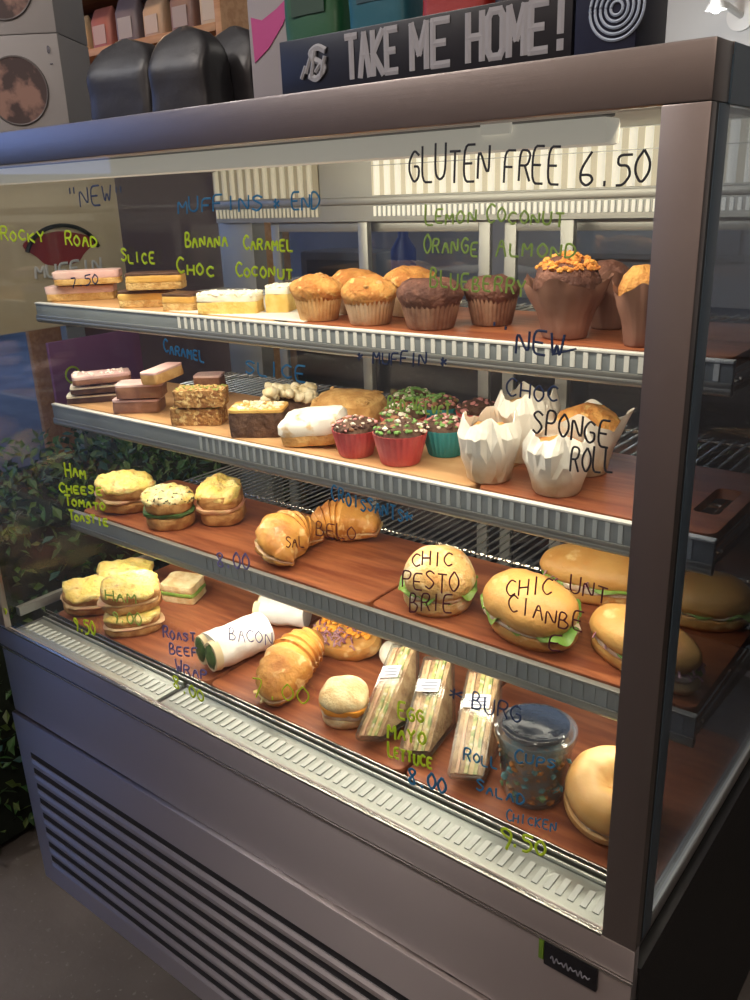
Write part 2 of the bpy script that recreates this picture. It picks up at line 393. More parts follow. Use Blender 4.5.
# header with flutes
hd = nb(); b2(hd, X0+.012, -.012, .606, .618, 1.248, 1.3705); hdr = part('back_header', hd, M['alu'])
for x0, x1, e in ((-.775, -.014, 1), (-1.185, -.90, 0)):
    b = nb(); n = int((x1-x0)/.023)
    b2(b, x0, x1, .603, .6055, 1.291, 1.369, 0, 1)
    for i in range(n):
        cx = x0+.0115+i*.023; r = [(cx+cos(t)*.0062, .603-sin(t)*.005) for t in [pi*k/8 for k in range(9)]]
        ringmesh(b, [[Vector((x, y, z)) for x, y in r] for z in (1.2915, 1.3685)])
    for f in b.faces: f.material_index = f.material_index
    part('fluted_strip', b, [M['flute'], M['groove']] if e else [M['flute_dim'], M['groove_dim']], hdr, label='bright fluted white strip at the back' if e else 'dimmer fluted cream strip at the back left')
    b = nb(); n = int((x1-x0)/.0105)
    for i in range(n): b2(b, x0+.002+i*.0105, x0+.0075+i*.0105, .6025, .6055, 1.2565, 1.2735, .001)
    part('ribbed_strip', b, M['flute'] if e else M['flute_dim'], hdr)
b = nb(); b2(b, X0+.014, -.014, .597, .6055, 1.2765, 1.289, .002); b2(b, -.775, -.014, .5975, .6, 1.339, 1.3405); part('header_rail', b, M['alu'], hdr)
# sliding doors at the back
for x0, x1, y in ((-1.055, -.55, .628), (-.53, -.03, .64)):
    b = nb()
    for a in ((x0, x0+.022, .57, 1.247), (x1-.022, x1, .57, 1.247), (x0+.022, x1-.022, 1.229, 1.247), (x0+.022, x1-.022, .57, .60)):
        b2(b, a[0], a[1], y, y+.01, a[2], a[3], .0015)
    d = part('sliding_door', b, M['alu'])
    b = nb(); b2(b, x0+.0225, x1-.0225, y+.003, y+.006, .6005, 1.2285); part('door_pane', b, M['glass_back'], d, False)
for x in (-.80, -.40):
    b = nb(); b2(b, x-.011, x+.011, .603, .616, .563, 1.247, .002); part('shelf_upright', b, M['alu'])
# shelves
SX0, SX1 = X0+.022, -.014
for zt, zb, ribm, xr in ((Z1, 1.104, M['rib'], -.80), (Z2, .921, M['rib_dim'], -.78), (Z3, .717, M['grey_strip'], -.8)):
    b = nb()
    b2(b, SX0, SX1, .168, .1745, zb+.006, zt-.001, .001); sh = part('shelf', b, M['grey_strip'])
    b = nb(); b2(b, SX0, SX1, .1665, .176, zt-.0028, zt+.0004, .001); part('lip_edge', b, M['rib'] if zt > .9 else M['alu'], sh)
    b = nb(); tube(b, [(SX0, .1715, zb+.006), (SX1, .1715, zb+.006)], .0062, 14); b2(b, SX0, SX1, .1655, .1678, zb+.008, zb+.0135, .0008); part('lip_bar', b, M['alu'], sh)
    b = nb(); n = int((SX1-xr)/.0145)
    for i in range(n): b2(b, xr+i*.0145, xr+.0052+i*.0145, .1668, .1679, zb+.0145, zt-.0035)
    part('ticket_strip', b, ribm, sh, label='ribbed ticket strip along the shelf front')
    b = nb(); wz = zt-.0185
    n = int((SX1-SX0)/.0165)
    for i in range(n+1):
        x = SX0+.004+i*.0165; tube(b, [(x, .1765, wz), (x, .598, wz)], .0019, 6)
    for y in (.20, .33, .46, .59): tube(b, [(SX0, y, wz-.004), (SX1, y, wz-.004)], .003, 6)
    part('wire_rack', b, M['wire'], sh)
    for x in (SX0+.003, SX1-.003):
        b = nb(); pr = [(.1755, zt-.03), (.1755, wz-.008), (.60, wz-.008), (.60, wz-.045)]
        ringmesh(b, [[Vector((x+d, y, z)) for y, z in pr] for d in (-.0015, .0015)]); part('bracket', b, M['inner'], sh)

# ------------------------------------------------------------------ handwriting on the glass
def ink(name, c):
    m = mat(name, c, .6); t = m.node_tree; N = t.nodes; L = t.links; out = [n for n in N if n.type == 'OUTPUT_MATERIAL'][0]
    tr = N.new('ShaderNodeBsdfTranslucent'); tr.inputs[0].default_value = (*c, 1); mx = N.new('ShaderNodeMixShader'); mx.inputs[0].default_value = .5
    L.new(N['Principled BSDF'].outputs[0], mx.inputs[1]); L.new(tr.outputs[0], mx.inputs[2]); L.new(mx.outputs[0], out.inputs[0]); return m
INK = {'black': mat('black_marker', (.012, .014, .02), .6), 'navy': mat('navy_marker', (.012, .03, .09), .6), 'blue': ink('blue_marker', (.05, .26, .50)),
       'lime': ink('lime_marker', (.66, .84, .06)), 'green': ink('green_marker', (.42, .62, .17)), 'plum': ink('plum_marker', (.14, .035, .05)), 'violet': ink('violet_marker', (.22, .22, .50))}
YG = .0052
def note(text, p0, p1, hpx, ink, w=2.2, word=None):
    P0, P1 = ony(*p0, YG), ony(*p1, YG); mm = mpp((P0+P1)/2)
    b = nb(); write(b, text, P0, P1, hpx*mm*1.06, w*mm*.5, seed=sum(map(ord, text))+int(p0[0]))
    part('lettering', b, INK[ink], gfront, label=word or f'{ {"lime": "lime green", "plum": "dark red"}.get(ink, ink)} handwriting on the front glass reading {text}')
for a in [
 ('GLUTEN', (409, 183), (488, 181), 30, 'black', 2.6), ('FREE', (504, 183), (558, 185), 30, 'black', 2.6), ('6.50', (580, 186), (648, 184), 28, 'black', 2.8),
 ('"NEW"', (70, 208), (124, 203), 16, 'navy', 2), ('MUFFINS', (178, 213), (262, 210), 13, 'blue', 2.2), ('* END', (272, 211), (320, 209), 14, 'blue', 2.2),
 ('Lemon', (425, 224), (476, 222), 17, 'green', 2.4), ('Coconut', (486, 222), (564, 226), 17, 'green', 2.4), ('Orange', (424, 254), (478, 255), 18, 'green', 2.4), ('Almond', (496, 256), (576, 258), 18, 'green', 2.4), ('Blueberry', (430, 286), (526, 296), 20, 'green', 2.4),
 ('Banana', (186, 248), (228, 247), 14, 'lime', 2.6), ('Caramel', (244, 250), (293, 250), 13, 'lime', 2.6), ('Choc', (178, 274), (214, 276), 14, 'lime', 2.6), ('Coconut', (236, 276), (293, 279), 13, 'lime', 2.6),
 ('Slice', (122, 262), (155, 264), 12, 'lime', 2.4), ('Rocky', (2, 240), (45, 242), 12, 'lime', 2.4), ('Road', (66, 246), (98, 248), 13, 'lime', 2.4), ('7.50', (72, 288), (98, 284), 10, 'navy', 1.6),
 ('NEW', (516, 352), (562, 360), 24, 'navy', 2.8), ("''", (490, 345), (508, 346), 20, 'navy', 2.6), ('-', (536, 364), (585, 352), 12, 'navy', 2.2), ('* MUFFIN *', (356, 363), (446, 368), 12, 'navy', 2.2),
 ('Choc', (506, 396), (558, 404), 20, 'navy', 2.2), ('SPONGE', (533, 432), (608, 446), 23, 'black', 2.5), ('ROLL', (570, 470), (612, 474), 24, 'black', 2.4),
 ('Caramel', (164, 352), (204, 362), 13, 'blue', 2.2), ('SLICE', (246, 374), (305, 382), 14, 'blue', 2.2), ('Red Velvet', (388, 410), (450, 416), 14, 'green', 2.4),
 ('Croissants', (332, 500), (404, 524), 18, 'blue', 2.2), ('*', (402, 520), (412, 523), 13, 'blue', 2.2),
 ('Ham', (66, 476), (86, 479), 13, 'lime', 2.6), ('Cheese', (60, 492), (102, 495), 10, 'lime', 2.6), ('Tomato', (66, 506), (106, 510), 10, 'lime', 2.6), ('Toastie', (70, 520), (108, 526), 10, 'lime', 2.6),
 ('8.00', (217, 566), (250, 572), 16, 'violet', 2.2), ('CHIC', (412, 566), (452, 566), 14, 'plum', 1.9), ('PESTO', (402, 588), (458, 594), 19, 'plum', 1.9), ('BRIE', (410, 611), (452, 612), 19, 'plum', 1.9),
 ('CHIC', (506, 598), (552, 594), 18, 'plum', 1.9), ('CIANBE', (508, 612), (582, 633), 18, 'plum', 1.9), ('E', (548, 650), (560, 651), 17, 'plum', 1.9), ('UNT', (570, 592), (606, 604), 18, 'plum', 1.9),
 ('BELO', (316, 534), (356, 542), 14, 'plum', 1.4), ('SAL', (286, 548), (304, 548), 11, 'plum', 1.4),
 ('BACON', (230, 640), (272, 646), 14, 'violet', 1.2), ('Roast', (164, 638), (196, 642), 13, 'violet', 2.2), ('Beef', (170, 654), (198, 658), 13, 'violet', 2.2), ('Wrap', (176, 672), (208, 680), 14, 'violet', 2.2), ('8.00', (174, 688), (204, 704), 13, 'lime', 2.4),
 ('HAM', (106, 600), (136, 604), 11, 'green', 2), ('9.00', (112, 622), (142, 626), 13, 'green', 2), ('9.50', (74, 630), (96, 636), 15, 'lime', 2.4), ('7', (0, 620), (10, 622), 13, 'lime', 2.4),
 ('7.00', (254, 696), (308, 704), 20, 'lime', 1.8), ('Egg', (398, 718), (424, 724), 20, 'lime', 3), ('Mayo', (388, 738), (426, 746), 18, 'lime', 3), ('Lettuce', (388, 756), (432, 770), 16, 'lime', 3), ('8.00', (408, 782), (446, 796), 18, 'blue', 3),
 ('*', (446, 700), (462, 703), 15, 'navy', 2.2), ('BURG', (472, 708), (520, 724), 18, 'navy', 2.2), ('Salad', (476, 790), (524, 806), 15, 'blue', 2.2), ('Cups', (514, 762), (556, 770), 15, 'blue', 2.2), ('Chicken', (506, 820), (556, 832), 14, 'blue', 1.8), ('Roll', (464, 760), (498, 770), 15, 'blue', 2.2),
 ('9', (496, 846), (510, 850), 24, 'lime', 3.2), ('.50', (510, 846), (544, 858), 18, 'lime', 3.2)]:
    note(*a)
# ================================================================== boards and paper
def base(u, v, z, r=0):
    """the point on a level z under pixel (u, v), moved r metres further away"""
    p = onz(u, v, z); d = (p-CAM); d.z = 0; return p+d.normalized()*r
def board(x0, x1, y0, y1, zt, m, label, slot=False, group='wooden serving boards'):
    b = nb(); pts = []
    rr = .014
    for cx, cy, a0 in ((x1-rr, y1-rr, 0), (x0+rr, y1-rr, pi/2), (x0+rr, y0+rr, pi), (x1-rr, y0+rr, 3*pi/2)):
        for k in range(7): pts.append((cx+rr*cos(a0+k*pi/12), cy+rr*sin(a0+k*pi/12)))
    def rs(s, z): return [Vector(((x0+x1)/2+(x-(x0+x1)/2)*s, (y0+y1)/2+(y-(y0+y1)/2)*s, z)) for x, y in pts]
    if not slot: ringmesh(b, [rs(.994, zt-.0125), rs(1, zt-.011), rs(1, zt-.0015), rs(.996, zt)])
    else:
        # hand slot near the right end: outer ring to inner ring, top and bottom
        sx0, sx1, sy0, sy1 = slot; sp = []
        q = .007
        for cx, cy, a0 in ((sx1-q, sy1-q, 0), (sx0+q, sy1-q, pi/2), (sx0+q, sy0+q, pi), (sx1-q, sy0+q, 3*pi/2)):
            for k in range(7): sp.append((cx+q*cos(a0+k*pi/12), cy+q*sin(a0+k*pi/12)))
        inn = lambda z: [Vector((x, y, z)) for x, y in sp]
        ringmesh(b, [inn(zt-.0125), rs(.994, zt-.0125), rs(1, zt-.011), rs(1, zt-.0015), rs(.996, zt), inn(zt), inn(zt-.0125)], False, False)
    return solo('serving_board', b, m, label, 'board', group, smooth=True)
board(-.60, -.02, .181, .40, Z1, M['wood'], 'dark reddish board on the top shelf under the muffins')
board(-1.16, -.615, .181, .40, Z1, M['wood_light'], 'brown board on the top shelf under the slices')
board(-1.16, -.305, .181, .40, Z2, M['wood_light'], 'pale wooden board on the second shelf under cakes and slices')
board(-.298, -.019, .181, .40, Z2, M['wood'], 'red-brown board with hand slot under the white-wrapped muffins', slot=(-.062, -.034, .24, .33))
board(-1.16, -.475, .181, .40, Z3, M['wood'], 'red-brown board on the third shelf under bagels and croissants')
board(-.470, -.02, .181, .40, Z3, M['wood'], 'red-brown board on the third shelf under the filled rolls')
board(-1.16, -.74, .096, .42, Z4, M['wood'], 'red-brown board at the bottom left under toasties and wraps')
board(-.735, -.36, .096, .42, Z4, M['wood'], 'red-brown board at the bottom middle under croissant and slider')
board(-.355, -.02, .096, .42, Z4, M['wood'], 'red-brown board at the bottom right under cup and bagel')
b = nb(); p0 = base(190, 312, Z1+.001)
pw = [(-.84, .185), (-.565, .185), (-.56, .38), (-.85, .38)]
ringmesh(b, [[Vector((x, y, z)) for x, y in pw] for z in (Z1+.0004, Z1+.0012)])
solo('baking_paper', b, mat('white_paper', (.72, .70, .66), .8), 'white baking paper under the coconut slice on the top shelf', 'paper', smooth=False)

# ================================================================== food materials
F = {}
F['muffin'] = mat('muffin_crust', (.66, .33, .09), .75, col2=(.46, .18, .04), scale=38, bump=.9, bscale=170, col3=(.78, .48, .18), scale3=70, sss=.1)
F['muffin_pale'] = mat('muffin_side', (.66, .42, .19), .8, col2=(.50, .26, .09), scale=60, lo=.45, hi=.65)
F['choc'] = mat('chocolate_crust', (.085, .03, .022), .75, col2=(.16, .065, .045), scale=45, bump=1, bscale=160, col3=(.25, .12, .09), scale3=90)
F['case_pale'] = mat('paper_case', (.55, .40, .27), .7, col2=(.42, .25, .13), scale=30)
F['case_choc'] = mat('brown_paper_case', (.32, .19, .13), .7, col2=(.18, .08, .05), scale=40)
F['tulip'] = mat('brown_tulip_paper', (.21, .10, .072), .75, col2=(.29, .15, .11), scale=12)
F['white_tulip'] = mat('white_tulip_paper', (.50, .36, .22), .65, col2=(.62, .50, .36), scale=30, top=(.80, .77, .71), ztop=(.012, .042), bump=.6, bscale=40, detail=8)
F['crumble'] = mat('orange_crumble', (.75, .34, .07), .8, col2=(.50, .16, .03), scale=90)
F['biscuit'] = mat('biscuit_base', (.66, .44, .18), .85, col2=(.50, .28, .09), scale=90, bump=.6, bscale=300)
F['caramel'] = mat('caramel', (.74, .47, .14), .5, col2=(.62, .34, .08), scale=20)
F['dark'] = mat('dark_chocolate', (.06, .028, .018), .4, col2=(.11, .055, .035), scale=40)
F['milk'] = mat('milk_chocolate', (.20, .09, .055), .5, col2=(.28, .14, .09), scale=50, bump=.3)
F['pink'] = mat('pink_icing', (.72, .52, .50), .55, col2=(.66, .42, .42), scale=30)
F['cream'] = mat('cream_icing', (.78, .72, .56), .6, col2=(.85, .82, .72), scale=60)
F['coconut'] = mat('shredded_coconut', (.86, .83, .70), .8)
F['lemon'] = mat('lemon_sponge', (.78, .58, .20), .8, col2=(.70, .46, .12), scale=60, bump=.4, bscale=200)
F['oat'] = mat('oat_slice', (.50, .28, .10), .85, col2=(.28, .12, .04), scale=110, bump=1.2, bscale=190, col3=(.72, .52, .24), scale3=150, lo3=.55, hi3=.6)
F['nut'] = mat('nut', (.66, .42, .18), .6, col2=(.5, .28, .1), scale=80)
F['seed'] = mat('green_seed', (.26, .30, .07), .6)
F['marsh'] = mat('marshmallow', (.82, .70, .66), .8)
F['brownie'] = mat('brownie', (.075, .036, .024), .8, col2=(.13, .07, .045), scale=70, bump=.8, bscale=160)
F['popcorn'] = mat('cream_popcorn', (.85, .78, .58), .8, col2=(.72, .56, .28), scale=50, lo=.5, hi=.7)
F['sugar'] = mat('icing_sugar', (.84, .80, .73), .9, col2=(.62, .42, .22), scale=45, lo=.58, hi=.68)
F['cake'] = mat('golden_cake', (.68, .42, .16), .8, col2=(.50, .26, .08), scale=50, bump=.8, bscale=150)
F['red_case'] = mat('red_cupcake_case', (.52, .07, .08), .6, col2=(.62, .16, .16), scale=20)
F['teal_case'] = mat('teal_cupcake_case', (.03, .28, .32), .6)
F['bits'] = [mat('pink_bits', (.66, .28, .28), .7), mat('dark_bits', (.09, .04, .03), .7), mat('white_bits', (.78, .70, .60), .7), mat('green_bits', (.18, .36, .10), .7), mat('brown_bits', (.32, .15, .08), .7)]
F['bun'] = mat('bun_crust', (.64, .36, .11), .5, col2=(.50, .22, .05), scale=16, lo=.4, hi=.7, bump=.25, bscale=120, sss=.1, col3=(.76, .52, .24), scale3=22)
F['bun_floury'] = mat('floury_bun_crust', (.68, .44, .18), .7, col2=(.60, .30, .09), scale=34, lo=.45, hi=.7, bump=.8, bscale=140, col3=(.82, .68, .44), scale3=40, lo3=.52, hi3=.64, sss=.1)
F['crumb'] = mat('white_bread', (.76, .62, .36), .8, col2=(.62, .42, .20), scale=50, bump=.4, bscale=260, sss=.1)
F['bagel'] = mat('bagel_crust', (.62, .34, .11), .45, col2=(.70, .45, .19), scale=14, bump=.2, bscale=60, sss=.1)
F['cheese'] = mat('melted_cheese', (.80, .58, .14), .5, col2=(.80, .66, .32), scale=35, lo=.4, hi=.7, bump=1, bscale=120, col3=(.50, .25, .05), scale3=70, lo3=.58, hi3=.72, sss=.15)
F['cheese_herb'] = mat('herbed_cheese', (.80, .60, .18), .5, col2=(.82, .72, .42), scale=35, bump=1, bscale=120, col3=(.07, .07, .03), scale3=150, lo3=.58, hi3=.62, sss=.15)
F['toastside'] = mat('toast_side', (.58, .33, .12), .8, col2=(.36, .16, .045), scale=50, bump=.5, bscale=150)
F['ham'] = mat('ham', (.64, .33, .22), .5, col2=(.66, .46, .24), scale=40)
F['lettuce'] = mat('lettuce', (.13, .28, .04), .45, col2=(.30, .44, .09), scale=40, lo=.4, hi=.7)
F['leafdark'] = mat('dark_greens', (.03, .08, .02), .6, col2=(.10, .18, .05), scale=70)
F['onion'] = mat('red_onion', (.24, .07, .12), .5, col2=(.46, .26, .30), scale=60)
F['white_fill'] = mat('pale_filling', (.76, .70, .58), .6, col2=(.60, .42, .30), scale=60)
F['orange_fill'] = mat('orange_cheese', (.86, .36, .04), .5)
F['croissant'] = mat('croissant_crust', (.68, .34, .08), .45, col2=(.42, .15, .03), scale=26, lo=.4, hi=.65, bump=.5, bscale=90, col3=(.82, .56, .24), scale3=40, coat=.15)
F['wrap_paper'] = mat('white_wrap_paper', (.82, .81, .78), .6, bump=.5, bscale=50)
F['tortilla'] = mat('tortilla', (.80, .66, .42), .7, col2=(.60, .36, .14), scale=50, lo=.55, hi=.7)
F['egg'] = mat('egg_white', (.86, .82, .70), .4)
F['multi'] = mat('brown_bread_side', (.34, .19, .09), .8, col2=(.52, .35, .19), scale=70, bump=.8, bscale=200)
F['fill_a'] = mat('egg_lettuce_filling', (.62, .52, .22), .6, col2=(.22, .30, .07), scale=60, col3=(.78, .66, .52), scale3=80, lo3=.55, hi3=.62)
F['label'] = mat('white_label', (.50, .51, .53), .5)
F['label_ink'] = mat('label_print', (.12, .12, .16), .6)
F['salad'] = [mat('salad_carrot', (.55, .22, .05), .6), mat('salad_green', (.18, .30, .14), .6), mat('salad_brown', (.36, .20, .10), .6), mat('salad_teal', (.12, .28, .30), .6)]

# ================================================================== builders
def pleat(n, a): return lambda r, z, t, j: (r*(1+a*(abs(sin(n*t/2))-.5)*min(1, j)), z)
def wrapper(r0, r1, h, m, parent, n=34, name='paper_case'):
    b = nb(); lathe(b, [(r0*.96, 0), (r0, .0015), (r0+(r1-r0)*.5, h*.5), (r1, h), (r1*.97, h), (r0+(r1-r0)*.5-.0012, h*.5), (r0-.001, .004)], n*4, pleat(n, .05))
    return mk(name, b, m, parent, angle=60)
def muffin(u, v, wpx, z, top, side, label, group='muffins on the top shelf', seed=0, hk=1., chips=None, k=1.):
    p = base(u, v, z); w = wpx*mpp(p); r = w/2; p = base(u, v, z, r*.72)
    r = wpx*mpp(p)/2
    t = thing('muffin', label, 'muffin', p, YAW, group)
    wrapper(r*.70, r*.90, r*1.02*hk, F[side], t)
    b = nb(); h0 = r*.98*hk
    prof = [(r*.86, h0-.006), (r*.93, h0), (r*1.0, h0+r*.13), (r*.97, h0+r*.30), (r*.84, h0+r*.46), (r*.6, h0+r*.60), (r*.32, h0+r*.67), (r*.06, h0+r*.69)]
    def fn(rr, zz, a, j):
        q = Vector((cos(a)*rr, sin(a)*rr, zz))*(30)+Vector((seed*4.7, seed, 0)); n = noise.noise(q)+.6*noise.noise(q*2.7)
        return rr*(1+.07*n), zz+r*.11*n*min(1, j/2)
    lathe(b, prof, 72, fn); mk('muffin_top', b, F[top], t, angle=80)
    if chips:
        b = nb(); rr_ = random.Random(seed)
        for i in range(9):
            a, q = rr_.uniform(0, 2*pi), rr_.uniform(.1, .8); blob(b, (cos(a)*r*q, sin(a)*r*q, h0+r*(.70-.42*q*q)), (.005, .004, .003), i, .3, 2, 1)
        mk('chip', b, F[chips], t)['kind'] = 'stuff'
    return t
def tulip(u, v, wpx, hpx, z, paper, crown, label, group, seed=0, crown2=None, lobe=4, name='muffin', push=.6, rot=0., peak=.22, close=False, crownk=1.):
    p = base(u, v, z); r = wpx*mpp(p)/2; p = base(u, v, z, r*push); mm = mpp(p); r = wpx*mm/2; H = hpx*mm
    t = thing(name, label, 'muffin', p, YAW+rot, group)
    rb = r*(.70 if close else .56)
    def shape(f, ins):
        def fn(rr, zz, a, j):
            k = j if j <= 6 else 12-j
            pk = (.5+.5*cos(lobe*a+seed))**1.5; fl = k/6
            q = noise.noise((cos(a)*2.2+seed, sin(a)*2.2, fl*2.3))
            fold = .05*sin(9*a+seed*2+3*fl)*fl+.05*noise.noise((cos(a)*5, sin(a)*5, seed+fl*2))
            crk = noise.noise((cos(a)*4.5+seed, sin(a)*4.5, fl*4.))
            rad = rr*(1+fold+.14*q*fl+(.10*abs(crk)*fl if close else 0))*(1+.10*pk*max(0, fl-.6)*2)
            return rad, zz*(1+peak*pk*max(0, fl-.5)*2+.12*q*fl)
        return fn
    base_prof = [(rb*.95, 0), (rb, .002), (rb*1.1, H*.2), (rb*1.25, H*.4), (r*.86, H*.58), (r*.93, H*.70), (r*.98, H*.78)]
    if close: base_prof[4:] = [(r*.95, H*.56), (r*1.0, H*.80), (r*.80, H*1.02)]
    inner = [(a*.985-.0008, zz+(.0012 if i < 2 else 0)) for i, (a, zz) in enumerate(base_prof)][::-1][1:]
    b = nb()
    if close:      # crumpled paper: a coarse, jittered skin left faceted
        dense = []
        for (a0, z0), (a1, z1) in zip(base_prof, base_prof[1:]):
            dense.append((a0, z0))
        dense.append(base_prof[-1]); n_ = len(dense); full = dense+[(a-.0009, zz) for a, zz in dense[::-1][:-2]]
        def fc(rr, zz, a, j):
            k = min(j, 2*n_-1-j); fl = max(0, min(1, k/(n_-1))); pk = (.5+.5*cos(lobe*a+seed))**1.5
            q = Vector((cos(a)*3.1+seed, sin(a)*3.1, zz*70)); w = noise.noise(q*1.9)+.7*noise.noise(q*4.1)
            return rr*(1+.11*w*min(1, fl*2.5)+.03*noise.noise(q*6)), zz*(1+peak*pk*max(0, fl-.5)*2+.10*noise.noise(q*1.3)*fl)
        lathe(b, full, 37, fc); bmesh.ops.triangulate(b, faces=b.faces[:], quad_method='LONG_EDGE'); mk('tulip_paper', b, F[paper], t, smooth=True, angle=20)
    else:
        lathe(b, base_prof+inner, 96, shape(1, 0)); mk('tulip_paper', b, F[paper], t, angle=75)
    b = nb()
    def fn2(rr, zz, a, j):
        q = Vector((cos(a)*rr, sin(a)*rr, zz))*32+Vector((seed*4.7, seed, 0)); n = noise.noise(q)+.6*noise.noise(q*2.7)
        return rr*(1+.10*n), zz+r*.15*n
    lathe(b, [(rb*.85, .006), (rb*1.02, H*.38), (r*.80, H*.60), (r*.84, H*.76*crownk), (r*.70, H*.93*crownk), (r*.40, H*1.03*crownk), (r*.06, H*1.06*crownk)], 60, fn2); mk('muffin_top', b, F[crown], t, angle=80)
    if crown2:
        b = nb(); scatter(b, 120, lambda q: (lambda a, d: (cos(a)*d, sin(a)*d, H*crownk*(1.12-.35*(d/r)**2)))(q.uniform(0, 2*pi), r*.74*math.sqrt(q.random())), .0024, .0056, seed=seed, flat=.7)
        mk('crumble', b, F[crown2], t)['kind'] = 'stuff'
    return t
def slab_rough(b, sx, sy, z0, z1, mi=0, seed=0, amp=.0012, n=9.):
    o = sup(sx/2, sy/2, n, 72); h = z1-z0
    loft(b, o, [(.985, z0), (1, z0+h*.06), (1, z0+h*.35), (1, z0+h*.65), (1, z1-h*.08), (.985, z1), (.7, z1+amp*.3), (.35, z1), (.02, z1)], mi, amp, 90, seed)
def slice_cake(name, u, v, z, size, layers, label, cat='slice', group=None, rot=0., tilt=(0, 0), seed=0, push=.0, top=None, lift=0):
    """layers: (part name, thickness, material)"""
    p = base(u, v, z, push); p.z += lift
    t = thing(name, label, cat, p, YAW+rot, group, tilt); zz = 0
    for i, (nm, h, m) in enumerate(layers):
        b = nb(); slab_rough(b, size[0], size[1], zz, zz+h, 0, seed+i, .0010 if h < .006 else .0016); mk(nm, b, F[m], t, angle=50); zz += h
    if top:
        for nm, n, m, r0, r1, fl in top:
            b = nb(); scatter(b, n, lambda q: (q.uniform(-.46, .46)*size[0], q.uniform(-.44, .44)*size[1], zz+r0*.3), r0, r1, seed=seed+n, flat=fl, sub=1)
            mk(nm, b, F[m], t)['kind'] = 'stuff'
    return t
def cupcake(u, v, wpx, z, case_m, label, seed=0, pal=(0, 1, 2, 4), group='cupcakes on the second shelf', hi=1.0):
    p = base(u, v, z); r = wpx*mpp(p)/2; p = base(u, v, z, r*.75); r = wpx*mpp(p)/2
    t = thing('cupcake', label, 'cupcake', p, YAW+seed, group)
    h = r*1.15*hi
    wrapper(r*.72, r*1.0, h, F[case_m], t, 26)
    b = nb(); lathe(b, [(r*.93, h-.004), (r*.95, h), (r*.8, h+r*.25), (r*.45, h+r*.42), (r*.05, h+r*.46)], 36, lambda rr, zz, a, j: (rr*(1+.06*noise.noise((cos(a)*3, sin(a)*3, seed+j))), zz)); mk('sponge', b, F['brownie'], t)
    b = nb()
    def pos(q):
        a = q.uniform(0, 2*pi); d = r*.95*math.sqrt(q.random()); return (cos(a)*d, sin(a)*d, h+r*(.48-.40*(d/r)**2))
    scatter(b, 110, pos, r*.06, r*.17, seed=seed*13, flat=.6, mis=list(pal)); o = mk('topping', b, F['bits'], t); o['kind'] = 'stuff'
    return t
def domeprof(h, z0, full=.25):
    return [(.90, z0), (.97, z0+h*.08), (1, z0+h*full), (.98, z0+h*.45), (.90, z0+h*.66), (.74, z0+h*.83), (.52, z0+h*.94), (.26, z0+h*.99), (.02, z0+h)]
def roll(name, u, v, z, a, bb, H, label, cat='filled roll', group=None, rot=0., tilt=(0, 0), seed=0, crust='bun', fill=('white_fill',), leaf=1., n=2.25, push=0, lift=0, bend=0, frillw=.016, onion=False, openk=.012, gapk=.16, fk=-.04):
    p = base(u, v, z, push); p.z += lift
    t = thing(name, label, cat, p, YAW+rot, group, tilt)
    o = sup(a, bb, n, 64, .06, seed); hb = H*.30; gap = H*gapk
    bd = (lambda x, y: bend*(x/a)**2) if bend else None
    b = nb(); loft(b, o, [(.80, 0), (.92, .001), (.99, hb*.4), (.98, hb*.85), (.93, hb), (.5, hb+.001), (.02, hb)], 0, .0018, 40, seed, zfun=bd); mk('bread_base', b, F[crust], t, angle=70)
    b = nb()
    for i, m in enumerate(fill):
        loft(b, sup(a*(.98+fk*i), bb*(.98+fk*i), n, 64, .14, seed+i+3), [(.97, hb+gap*.45*i), (1.0, hb+gap*(.45*i+.25)), (.97, hb+gap*(.45*i+.55)), (.02, hb+gap*(.45*i+.55))], i, .003, 60, seed+i, zfun=bd)
    mk('filling', b, [F[m] for m in fill], t, angle=70)
    if leaf:
        b = nb(); N = 90
        path = [(Vector((q[0]*.93, q[1]*.93, hb+gap*.75+(bend*(q[0]/a)**2 if bend else 0))), Vector((q[0]/a**2, q[1]/bb**2, 0)).normalized()) for q in sup(a, bb, n, N)]
        path.append(path[0]); frill(b, path, .012, frillw*leaf, 11, .006*leaf, th=.0008, seed=seed, droop=.004); mk('lettuce', b, F['lettuce'], t, angle=80)
    if onion:
        b = nb(); rr = random.Random(seed)
        for i in range(46):
            th = rr.uniform(0, 2*pi); x, y = cos(th)*a*.97, sin(th)*bb*.97; L = rr.uniform(.006, .014); q = rr.uniform(0, 2*pi); zc = hb+gap*rr.uniform(.3, 1.1)+(bend*(x/a)**2 if bend else 0)
            tube(b, [(x, y, zc), (x+cos(q)*L*.5, y+sin(q)*L*.5, zc+.003), (x+cos(q)*L, y+sin(q)*L, zc-.002)], .0013, 5)
        mk('onion_shreds', b, F['onion'], t)['kind'] = 'stuff'
    b = nb(); T = Matrix.Translation((0, 0, hb+gap)) @ Matrix.Rotation(openk*6, 4, 'X')
    loft(b, sup(a*1.0, bb*1.0, n, 64, .05, seed+8), domeprof(H-hb-gap, 0, .3), 0, .0022, 34, seed+5, M4=T, zfun=bd); mk('bread_top', b, F[crust], t, angle=75)
    return t
